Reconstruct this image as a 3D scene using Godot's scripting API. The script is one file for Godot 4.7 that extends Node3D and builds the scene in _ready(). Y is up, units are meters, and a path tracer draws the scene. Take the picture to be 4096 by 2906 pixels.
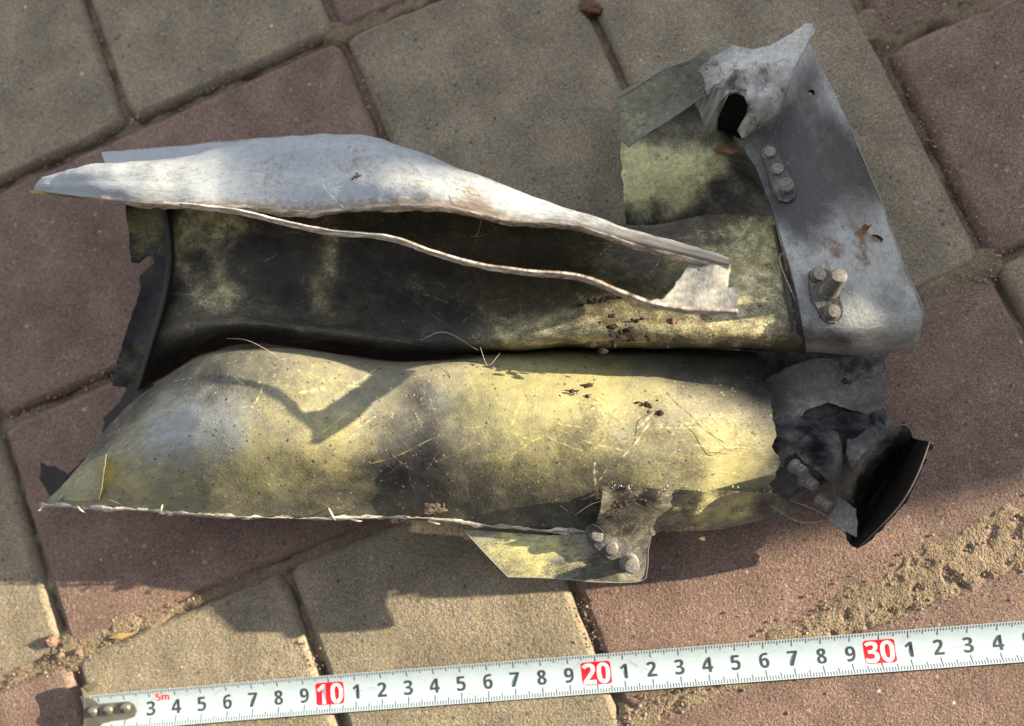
extends Node3D
# A torn, scorched sheet-metal casing on block paving with a steel tape measure beside it.
# Shapes are given in centimetres (y up, x along the tape) and scaled to metres when committed.

const CM := 0.01
var rng := RandomNumberGenerator.new()
var taken := {}


func _ready() -> void:
	rng.seed = 71
	# ---------------------------------------------------------------- camera
	var cam := Camera3D.new()
	cam.name = "camera"
	add_child(cam)
	cam.transform = Transform3D(Basis(Vector3(0.98998, -0.09953, 0.10017), Vector3(0.11132, 0.11368, -0.98726), Vector3(0.08687, 0.98852, 0.12362)).orthonormalized(), Vector3(20.65, 29.40, -7.96) * CM)
	var lens := CameraAttributesPhysical.new()
	lens.frustum_focal_length = 25.443
	lens.exposure_aperture = 8.5
	lens.frustum_focus_distance = 0.243
	lens.frustum_near = 0.02
	lens.frustum_far = 60.0
	cam.attributes = lens
	cam.fov = 50.494
	cam.near = 0.02
	cam.far = 60.0
	# ---------------------------------------------------------------- sky, sun, exposure
	var we := WorldEnvironment.new()
	we.name = "world_environment"
	var env := Environment.new()
	env.background_mode = Environment.BG_SKY
	var sm := ProceduralSkyMaterial.new()
	sm.sky_top_color = Color(0.675, 0.69, 0.725)
	sm.sky_horizon_color = Color(0.77, 0.75, 0.72)
	sm.sky_curve = 0.25
	sm.ground_bottom_color = Color(0.26, 0.24, 0.22)
	sm.ground_horizon_color = Color(0.5, 0.48, 0.46)
	sm.sky_energy_multiplier = 1.0
	sm.sun_angle_max = 1.0
	var sky := Sky.new()
	sky.sky_material = sm
	env.sky = sky
	env.background_energy_multiplier = 0.76
	env.tonemap_mode = Environment.TONE_MAPPER_LINEAR
	env.tonemap_exposure = 3.0
	env.sdfgi_enabled = true
	env.ssao_enabled = true
	env.ssil_enabled = true
	we.environment = env
	add_child(we)
	var sun := DirectionalLight3D.new()
	sun.name = "sun"
	sun.light_energy = 1.6
	sun.light_color = Color(1.0, 0.925, 0.79)
	sun.light_angular_distance = 0.42
	sun.shadow_enabled = true
	add_child(sun)
	sun.look_at_from_position(Vector3.ZERO, Vector3(-3.0, -1.0, 0.46), Vector3.UP)

	build_pavement()
	build_light_blockers()
	build_fragment()
	build_tape()
	build_litter()


# =================================================================== helpers
func numbered(called: String) -> String:
	if not taken.has(called):
		taken[called] = 0
		return called
	taken[called] += 1
	return "%s_%03d" % [called, taken[called]]


func put(called: String, mesh: Mesh, m: Material, parent: Node3D) -> MeshInstance3D:
	var o := MeshInstance3D.new()
	o.name = numbered(called) if parent == self else called
	o.mesh = mesh
	o.material_override = m
	parent.add_child(o, true)
	return o


func tag(o: Node, label: String, category: String, group := "") -> void:
	o.set_meta("label", label)
	o.set_meta("category", category)
	if group:
		o.set_meta("group", group)


func thing(called: String, label: String, category: String, group := "") -> Node3D:
	var o := Node3D.new()
	o.name = numbered(called)
	add_child(o)
	tag(o, label, category, group)
	return o


func noise(sd: int, freq: float, octaves := 3) -> FastNoiseLite:
	var n := FastNoiseLite.new()
	n.seed = sd
	n.noise_type = FastNoiseLite.TYPE_SIMPLEX_SMOOTH
	n.frequency = freq
	n.fractal_octaves = octaves
	return n


func flat_mat(c: Color, rough: float, metal := 0.0) -> StandardMaterial3D:
	var m := StandardMaterial3D.new()
	m.albedo_color = c
	m.roughness = rough
	m.metallic = metal
	return m


# ---- mesh from indexed vertices (centimetres); normals come smooth from the faces
func commit(v: PackedVector3Array, uv: PackedVector2Array, f: PackedInt32Array, colors := PackedColorArray()) -> ArrayMesh:
	var n := PackedVector3Array()
	n.resize(v.size())
	var out := PackedVector3Array()
	out.resize(v.size())
	for i in v.size():
		out[i] = v[i] * CM
	for i in range(0, f.size(), 3):
		var c := (v[f[i + 2]] - v[f[i]]).cross(v[f[i + 1]] - v[f[i]])
		n[f[i]] += c
		n[f[i + 1]] += c
		n[f[i + 2]] += c
	for i in n.size():
		n[i] = n[i].normalized() if n[i].length_squared() > 1e-20 else Vector3.UP
	var a := []
	a.resize(Mesh.ARRAY_MAX)
	a[Mesh.ARRAY_VERTEX] = out
	a[Mesh.ARRAY_NORMAL] = n
	if uv.size():
		a[Mesh.ARRAY_TEX_UV] = uv
	if colors.size():
		a[Mesh.ARRAY_COLOR] = colors
	a[Mesh.ARRAY_INDEX] = f
	var m := ArrayMesh.new()
	m.add_surface_from_arrays(Mesh.PRIMITIVE_TRIANGLES, a)
	return m


func spline(a: Vector3, b: Vector3, c: Vector3, d: Vector3, t: float) -> Vector3:
	return 0.5 * (2.0 * b + (c - a) * t + (2.0 * a - 5.0 * b + 4.0 * c - d) * t * t + (3.0 * b - a - 3.0 * c + d) * t * t * t)


func row_at(row: Array, u: float) -> Vector3:
	var n := row.size()
	var x := clampf(u, 0.0, 1.0) * (n - 1)
	var i := mini(int(x), n - 2)
	var a: Vector3 = row[i - 1] if i > 0 else 2.0 * row[0] - row[1]
	var d: Vector3 = row[i + 2] if i + 2 < n else 2.0 * row[n - 1] - row[n - 2]
	return spline(a, row[i], row[i + 1], d, x - i)


func surf(grid: Array, u: float, v: float) -> Vector3:
	var n := grid.size()
	var x := clampf(v, 0.0, 1.0) * (n - 1)
	var i := mini(int(x), n - 2)
	var b := row_at(grid[i], u)
	var c := row_at(grid[i + 1], u)
	var a := row_at(grid[i - 1], u) if i > 0 else 2.0 * b - c
	var d := row_at(grid[i + 2], u) if i + 2 < n else 2.0 * c - b
	return spline(a, b, c, d, x - i)


# ---- a bent sheet of metal through a grid of points, with thickness, dents and torn edges
# rag = how far the left, right, first-row and last-row edges are eaten away, in cm
func sheet(grid: Array, nu: int, nv: int, thick: float, dent := 0.0, dent_freq := 0.5, rag := [0.0, 0.0, 0.0, 0.0], sd := 1) -> ArrayMesh:
	var dn := noise(sd, dent_freq, 3)
	var rn := noise(sd + 50, 1.3, 4)
	var lu := (surf(grid, 0, 0.5) - surf(grid, 1, 0.5)).length()
	var lv := (surf(grid, 0.5, 0) - surf(grid, 0.5, 1)).length()
	var w := nu + 1
	var p := PackedVector3Array()
	var uv := PackedVector2Array()
	for j in nv + 1:
		for i in nu + 1:
			var u := float(i) / nu
			var v := float(j) / nv
			var q := Vector2(u * lu, v * lv)
			var u0: float = rag[0] * (0.5 + rn.get_noise_2d(q.y, 11.0)) / lu if rag[0] > 0.0 else 0.0
			var u1: float = rag[1] * (0.5 + rn.get_noise_2d(q.y, 37.0)) / lu if rag[1] > 0.0 else 0.0
			var v0: float = rag[2] * (0.5 + rn.get_noise_2d(q.x, 71.0)) / lv if rag[2] > 0.0 else 0.0
			var v1: float = rag[3] * (0.5 + rn.get_noise_2d(q.x, 93.0)) / lv if rag[3] > 0.0 else 0.0
			var t := Vector2(lerpf(u0, 1.0 - u1, u), lerpf(v0, 1.0 - v1, v))
			p.append(surf(grid, t.x, t.y))
			uv.append(t)
	var nn := PackedVector3Array()
	nn.resize(p.size())
	for pass_ in 2:
		for j in nv + 1:
			for i in nu + 1:
				var du := p[j * w + mini(i + 1, nu)] - p[j * w + maxi(i - 1, 0)]
				var dv := p[mini(j + 1, nv) * w + i] - p[maxi(j - 1, 0) * w + i]
				nn[j * w + i] = dv.cross(du).normalized()
		if pass_ == 0 and dent > 0.0:
			for k in p.size():
				p[k] += nn[k] * dent * dn.get_noise_3dv(p[k])
		elif pass_ == 0:
			break
	return skin(p, nn, uv, w, nv + 1, thick)


func skin(p: PackedVector3Array, nn: PackedVector3Array, uv: PackedVector2Array, w: int, h: int, thick: float) -> ArrayMesh:
	var n := p.size()
	var v := PackedVector3Array(p)
	var t := PackedVector2Array(uv)
	for k in n:
		v.append(p[k] - nn[k] * thick)
		t.append(uv[k])
	var f := PackedInt32Array()
	for j in h - 1:
		for i in w - 1:
			var a := j * w + i
			f.append_array([a, a + 1, a + w, a + 1, a + w + 1, a + w])
			f.append_array([n + a, n + a + w, n + a + 1, n + a + 1, n + a + w, n + a + w + 1])
	var rim := PackedInt32Array()
	for i in w:
		rim.append(i)
	for j in range(1, h):
		rim.append(j * w + w - 1)
	for i in range(w - 2, -1, -1):
		rim.append((h - 1) * w + i)
	for j in range(h - 2, 0, -1):
		rim.append(j * w)
	wall(v, t, f, rim, n)
	return commit(v, t, f)


func wall(v: PackedVector3Array, t: PackedVector2Array, f: PackedInt32Array, rim: PackedInt32Array, n: int) -> void:
	var at := v.size()
	for k in rim:
		v.append(v[k])
		v.append(v[n + k])
		t.append(t[k])
		t.append(t[k])
	for i in rim.size():
		var a := at + i * 2
		var b := at + ((i + 1) % rim.size()) * 2
		f.append_array([a, a + 1, b, b, a + 1, b + 1])


# ---- a plate with any outline (points carry their own height), its top bent smoothly between the given points
func plate(outline: Array, inner: Array, thick: float, step := 0.35, dent := 0.0, rag := 0.0, sd := 5, dent_freq := 0.9) -> ArrayMesh:
	var rn := noise(sd, 1.7, 3)
	var dn := noise(sd + 9, dent_freq, 3)
	var known: Array = outline + inner
	var edge := PackedVector3Array()
	for i in outline.size():
		var a: Vector3 = outline[i]
		var b: Vector3 = outline[(i + 1) % outline.size()]
		var n := maxi(1, int((b - a).length() / maxf(step * 0.5, 0.08)))
		for k in n:
			var q := a.lerp(b, float(k) / n)
			if rag > 0.0:
				q += Vector3(rn.get_noise_2d(q.x * 2.0, q.z * 2.0), 0, rn.get_noise_2d(q.x * 2.0 + 50.0, q.z * 2.0)) * rag
			edge.append(q)
	var poly := PackedVector2Array()
	var lo := Vector2(1e9, 1e9)
	var hi := -lo
	for q in edge:
		poly.append(Vector2(q.x, q.z))
		lo = lo.min(Vector2(q.x, q.z))
		hi = hi.max(Vector2(q.x, q.z))
	var p := PackedVector3Array(edge)
	var pts := PackedVector2Array(poly)
	var gx := lo.x
	while gx < hi.x:
		var gz := lo.y
		while gz < hi.y:
			var q := Vector2(gx + rng.randf_range(-0.2, 0.2) * step, gz + rng.randf_range(-0.2, 0.2) * step)
			if Geometry2D.is_point_in_polygon(q, poly):
				var near := 1e9
				for e in poly:
					near = minf(near, e.distance_squared_to(q))
				if near > step * step * 0.2:
					var sw := 0.0
					var sy := 0.0
					for k: Vector3 in known:
						var wt := 1.0 / pow(Vector2(k.x, k.z).distance_squared_to(q) + 0.05, 1.5)
						sw += wt
						sy += wt * k.y
					p.append(Vector3(q.x, sy / sw + dent * dn.get_noise_2dv(q), q.y))
					pts.append(q)
			gz += step
		gx += step
	var tri := Geometry2D.triangulate_delaunay(pts)
	var n := p.size()
	var v := PackedVector3Array(p)
	var t := PackedVector2Array()
	for q in pts:
		t.append((q - lo) / (hi - lo))
	for k in n:
		v.append(p[k] - Vector3(0, thick, 0))
		t.append(t[k])
	var f := PackedInt32Array()
	for i in range(0, tri.size(), 3):
		var a := tri[i]
		var b := tri[i + 1]
		var c := tri[i + 2]
		if not Geometry2D.is_point_in_polygon((pts[a] + pts[b] + pts[c]) / 3.0, poly):
			continue
		if (pts[b] - pts[a]).cross(pts[c] - pts[a]) < 0.0:
			var s := b
			b = c
			c = s
		f.append_array([a, b, c, n + a, n + c, n + b])
	var rim := PackedInt32Array(range(edge.size()))
	var area := 0.0
	for i in poly.size():
		area += poly[i].cross(poly[(i + 1) % poly.size()])
	if area < 0.0:
		rim.reverse()
	wall(v, t, f, rim, n)
	return commit(v, t, f)


# ---- a surface of revolution about an axis from a base point; profile = [radius, height] in cm
func lathe(base: Vector3, axis: Vector3, profile: Array, seg := 24) -> ArrayMesh:
	var y := axis.normalized()
	var x := y.cross(Vector3(0.31, 0.2, 0.93)).normalized()
	var z := x.cross(y)
	var v := PackedVector3Array()
	var f := PackedInt32Array()
	for i in profile.size():
		for k in seg:
			var a := TAU * k / seg
			v.append(base + y * profile[i][1] + (x * cos(a) + z * sin(a)) * maxf(profile[i][0], 0.0005))
	for i in profile.size() - 1:
		for k in seg:
			var a := i * seg + k
			var b := i * seg + (k + 1) % seg
			f.append_array([a, a + seg, b, b, a + seg, b + seg])
	return flip_if_inward(v, f, base + y * 0.01)


func flip_if_inward(v: PackedVector3Array, f: PackedInt32Array, centre: Vector3) -> ArrayMesh:
	var sum := 0.0
	for i in range(0, f.size(), 3):
		var c := (v[f[i + 2]] - v[f[i]]).cross(v[f[i + 1]] - v[f[i]])
		sum += c.dot(v[f[i]] - centre)
	if sum < 0.0:
		for i in range(0, f.size(), 3):
			var s := f[i + 1]
			f[i + 1] = f[i + 2]
			f[i + 2] = s
	return commit(v, PackedVector2Array(), f)


# ---- a thin round strand through points
func strand(pts: Array, r: float, seg := 5, steps := 14) -> ArrayMesh:
	var v := PackedVector3Array()
	var f := PackedInt32Array()
	var last := Vector3.ZERO
	for i in steps + 1:
		var u := float(i) / steps
		var q := row_at(pts, u)
		var d := (row_at(pts, minf(u + 0.02, 1.0)) - row_at(pts, maxf(u - 0.02, 0.0))).normalized()
		var x := d.cross(Vector3(0.2, 0.9, 0.4)).normalized()
		var y := d.cross(x)
		var rr := r * (0.35 + 0.65 * sin(PI * clampf(u * 0.9 + 0.08, 0.0, 1.0)))
		for k in seg:
			var a := TAU * k / seg
			v.append(q + (x * cos(a) + y * sin(a)) * rr)
	for i in steps:
		for k in seg:
			var a := i * seg + k
			var b := i * seg + (k + 1) % seg
			f.append_array([a, b, a + seg, b, b + seg, a + seg])
	return commit(v, PackedVector2Array(), f)


# ---- a small rough lump (stone, crumb of soil)
func lump(at: Vector3, size: Vector3, rough: float, sd: int, res := 9) -> ArrayMesh:
	var n := noise(sd, 0.9, 3)
	var v := PackedVector3Array()
	var f := PackedInt32Array()
	var w := res * 2
	for j in res + 1:
		for i in w:
			var th := PI * j / res
			var ph := TAU * i / w
			var d := Vector3(sin(th) * cos(ph), cos(th), sin(th) * sin(ph))
			v.append(at + d * size * (1.0 + rough * n.get_noise_3dv(d * 1.6)))
	for j in res:
		for i in w:
			var a := j * w + i
			var b := j * w + (i + 1) % w
			f.append_array([a, b, a + w, b, b + w, a + w])
	return flip_if_inward(v, f, at)


# ---- painted and burnt metal: colour layers with worn, speckled borders, scratches and specks, laid out over the sheet's own u and v
func field(w: int, h: int, blobs: Array) -> PackedFloat32Array:
	var sw := maxi(w / 8, 4)
	var sh := maxi(h / 8, 4)
	var a := PackedFloat32Array()
	a.resize(sw * sh)
	for b: Array in blobs:
		var ru: float = maxf(b[2], 0.004)
		var rv: float = maxf(b[3], 0.004)
		for j in sh:
			var dv: float = ((j + 0.5) / sh - b[1]) / rv
			if absf(dv) > 2.6:
				continue
			for i in sw:
				var du: float = ((i + 0.5) / sw - b[0]) / ru
				var e := du * du + dv * dv
				if e < 7.0:
					a[j * sw + i] += b[4] * exp(-e)
	var im := Image.create_from_data(sw, sh, false, Image.FORMAT_RF, a.to_byte_array())
	im.resize(w, h, Image.INTERPOLATE_BILINEAR)
	return im.get_data().to_float32_array()


func metal(w: int, h: int, sd: int, base: Color, layers: Array, opts := {}) -> StandardMaterial3D:
	var count := w * h
	var r := PackedFloat32Array()
	var g := PackedFloat32Array()
	var b := PackedFloat32Array()
	var hgt := PackedFloat32Array()
	r.resize(count)
	g.resize(count)
	b.resize(count)
	hgt.resize(count)
	r.fill(base.r)
	g.fill(base.g)
	b.fill(base.b)
	for k in layers.size():
		var L: Dictionary = layers[k]
		var fl := field(w, h, L.f)
		var nz := noise(sd + k * 7 + 1, L.freq / h, 6)
		nz.fractal_gain = 0.62
		var sx: float = L.get("stretch", 1.0)
		var ni := nz.get_image(int(w / sx), h)
		ni.resize(w, h, Image.INTERPOLATE_BILINEAR)
		var nd := ni.get_data()
		var amp: float = L.amp / 255.0
		var speck: float = L.get("speck", 0.5)
		var sd2 := noise(sd + k * 5 + 40, 0.22, 3).get_image(w, h).get_data()
		var off: float = L.bias - L.amp * 0.5 - 0.5 - speck * 0.5
		speck /= 255.0
		var sharp: float = L.sharp
		var cr: float = L.c.r
		var cg: float = L.c.g
		var cb: float = L.c.b
		for i in count:
			var a := (fl[i] + amp * nd[i] + speck * sd2[i] + off) * sharp + 0.5
			if a <= 0.0:
				continue
			if a > 1.0:
				a = 1.0
			r[i] += (cr - r[i]) * a
			g[i] += (cg - g[i]) * a
			b[i] += (cb - b[i]) * a
			hgt[i] += a * 0.25
	var fine := noise(sd + 91, 0.35, 2).get_image(w, h).get_data()
	var mid := noise(sd + 93, 0.06, 3).get_image(w, h).get_data()
	var grain: float = opts.get("grain", 0.22)
	var bytes := PackedByteArray()
	bytes.resize(count * 4)
	var hb := PackedByteArray()
	hb.resize(count)
	for i in count:
		var k := 1.0 + grain * (fine[i] + mid[i] - 255) / 255.0
		bytes[i * 4] = clampi(int(r[i] * k * 255.0), 0, 255)
		bytes[i * 4 + 1] = clampi(int(g[i] * k * 255.0), 0, 255)
		bytes[i * 4 + 2] = clampi(int(b[i] * k * 255.0), 0, 255)
		bytes[i * 4 + 3] = 255
		hb[i] = clampi(int(60.0 + fine[i] * 0.35 + mid[i] * 0.25 + hgt[i] * 40.0), 0, 255)
	var inks := [Color(0.9, 0.86, 0.55), Color(0.88, 0.87, 0.80), Color(0.22, 0.19, 0.17), Color(0.93, 0.94, 0.93)]
	for s: Array in opts.get("lines", []):
		line(bytes, hb, w, h, Vector2(s[0] * w, s[1] * h), Vector2(s[2] * w, s[3] * h), s[4] * 0.42, inks[int(s[5])], sd, 0.45)
	rng.seed = sd
	for k in opts.get("scratches", 0):
		var a := Vector2(rng.randf() * w, rng.randf() * h)
		var d := Vector2.from_angle(rng.randf_range(-0.9, 0.9) + (PI / 2 if rng.randf() < 0.3 else 0.0)) * rng.randf_range(6, 46)
		line(bytes, hb, w, h, a, a + d, rng.randf_range(0.3, 0.7), opts.get("ink", inks[0]), sd, rng.randf_range(0.25, 0.8))
	for q: Array in opts.get("specks", []):   # [how many, colour, least radius, greatest radius]
		for k in q[0]:
			var c := Vector2(rng.randf() * w, rng.randf() * h)
			var rr := rng.randf_range(q[2], q[3])
			var d := Vector2.from_angle(rng.randf() * TAU) * rr * rng.randf_range(0.0, 2.0)
			line(bytes, hb, w, h, c, c + d, rr, q[1], sd, rng.randf_range(0.4, 1.0))
	for q: Array in opts.get("holes", []):
		for y in range(maxi(0, int((q[1] - q[3]) * h)), mini(h, int((q[1] + q[3]) * h) + 1)):
			for x in range(maxi(0, int((q[0] - q[2]) * w)), mini(w, int((q[0] + q[2]) * w) + 1)):
				if Vector2((float(x) / w - q[0]) / q[2], (float(y) / h - q[1]) / q[3]).length() < 1.0:
					bytes[(y * w + x) * 4 + 3] = 0
	var m := StandardMaterial3D.new()
	m.albedo_texture = ImageTexture.create_from_image(Image.create_from_data(w, h, false, Image.FORMAT_RGBA8, bytes))
	m.roughness = opts.get("rough", 0.62)
	m.metallic = opts.get("metal", 0.0)
	m.metallic_specular = opts.get("spec", 0.4)
	m.heightmap_enabled = true
	m.heightmap_texture = ImageTexture.create_from_image(Image.create_from_data(w, h, false, Image.FORMAT_L8, hb))
	m.heightmap_scale = opts.get("relief", 0.035)
	m.texture_repeat = false
	if opts.has("holes"):
		m.transparency = BaseMaterial3D.TRANSPARENCY_ALPHA_SCISSOR
		m.alpha_scissor_threshold = 0.5
	return m


func line(bytes: PackedByteArray, hb: PackedByteArray, w: int, h: int, a: Vector2, b: Vector2, r: float, c: Color, sd: int, strength := 0.9) -> void:
	var d := b - a
	var n := maxi(1, int(d.length() * 1.3))
	var side := d.orthogonal().normalized()
	for k in n + 1:
		var t := float(k) / n
		var q := a + d * t + side * sin(t * 5.0 + sd) * minf(d.length() * 0.02, 1.5)
		var rr := r * (0.6 + 0.4 * sin(t * 17.0 + a.x))
		for y in range(int(q.y - rr - 0.5), int(q.y + rr + 1.5)):
			if y < 0 or y >= h:
				continue
			for x in range(int(q.x - rr - 0.5), int(q.x + rr + 1.5)):
				if x < 0 or x >= w:
					continue
				var cover := clampf(rr + 0.5 - Vector2(x, y).distance_to(q), 0.0, 1.0) * strength
				if cover > 0.0:
					var i := (y * w + x) * 4
					bytes[i] = int(lerpf(bytes[i], c.r * 255.0, cover))
					bytes[i + 1] = int(lerpf(bytes[i + 1], c.g * 255.0, cover))
					bytes[i + 2] = int(lerpf(bytes[i + 2], c.b * 255.0, cover))
					hb[i / 4] = clampi(int(hb[i / 4] + cover * 50.0), 0, 255)


# =================================================================== the paving
# cast concrete: a bed of fine grains in several colours with pits between them
func concrete(sd: int, grains: Array, tint: Color, size := 700, across := 22.0) -> StandardMaterial3D:
	var cells := FastNoiseLite.new()
	cells.seed = sd
	cells.noise_type = FastNoiseLite.TYPE_CELLULAR
	cells.cellular_return_type = FastNoiseLite.RETURN_CELL_VALUE
	cells.frequency = 0.3
	var cd := cells.get_seamless_image(size, size).get_data()
	var big := noise(sd + 3, 0.011, 4).get_seamless_image(size, size).get_data()
	var fine := noise(sd + 5, 0.5, 3).get_seamless_image(size, size).get_data()
	var bytes := PackedByteArray()
	bytes.resize(size * size * 3)
	var hb := PackedByteArray()
	hb.resize(size * size)
	var n := grains.size()
	var muted := []
	for c: Color in grains:
		var grey := c.get_luminance()
		muted.append(c.lerp(Color(grey, grey, grey), 0.15))
	for i in size * size:
		var c: Color = muted[(cd[i] * 7 + (cd[i] >> 3)) % n]
		var k := 0.80 + 0.22 * big[i] / 255.0 + 0.62 * (fine[i] - 128) / 255.0
		var e := 0.72
		bytes[i * 3] = clampi(int((tint.r + (c.r - tint.r) * e) * k * 255.0), 0, 255)
		bytes[i * 3 + 1] = clampi(int((tint.g + (c.g - tint.g) * e) * k * 255.0), 0, 255)
		bytes[i * 3 + 2] = clampi(int((tint.b + (c.b - tint.b) * e) * k * 255.0), 0, 255)
		hb[i] = clampi(int(cd[i] * 0.35 + fine[i] * 0.65), 0, 255)
	# odd larger grains: quartz, yellow and dark chips
	rng.seed = sd
	var chips := [Color(0.68, 0.67, 0.66), Color(0.70, 0.65, 0.57), Color(0.28, 0.26, 0.24), Color(0.66, 0.52, 0.32), Color(0.34, 0.31, 0.30), Color(0.30, 0.29, 0.27)]
	for k in int(1700.0 * size * size / 490000.0):
		var c: Color = chips[rng.randi() % 6] if k % 28 else Color(0.92, 0.93, 0.95)
		var q := Vector2(rng.randf_range(3, size - 4), rng.randf_range(3, size - 4))
		var r := 0.4 + 1.9 * pow(rng.randf(), 3.0)
		var tall := rng.randi_range(-60, 70)
		for y in range(int(q.y - r - 0.5), int(q.y + r + 1.5)):
			for x in range(int(q.x - r - 0.5), int(q.x + r + 1.5)):
				var cover := clampf(r + 0.5 - Vector2(x, y).distance_to(q), 0.0, 1.0) * 0.75
				if cover > 0.0 and x >= 0 and y >= 0 and x < size and y < size:
					var i := y * size + x
					bytes[i * 3] = int(lerpf(bytes[i * 3], c.r * 255.0, cover))
					bytes[i * 3 + 1] = int(lerpf(bytes[i * 3 + 1], c.g * 255.0, cover))
					bytes[i * 3 + 2] = int(lerpf(bytes[i * 3 + 2], c.b * 255.0, cover))
					hb[i] = clampi(int(hb[i] + cover * tall), 0, 255)
	var m := StandardMaterial3D.new()
	m.albedo_texture = ImageTexture.create_from_image(Image.create_from_data(size, size, false, Image.FORMAT_RGB8, bytes))
	m.heightmap_enabled = true
	m.heightmap_texture = ImageTexture.create_from_image(Image.create_from_data(size, size, false, Image.FORMAT_L8, hb))
	m.heightmap_scale = 0.05
	m.uv1_triplanar = true
	m.uv1_world_triplanar = true
	m.uv1_scale = Vector3.ONE / (across * CM)
	m.roughness = 0.9
	m.metallic_specular = 0.3
	m.vertex_color_use_as_albedo = true
	return m


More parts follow.
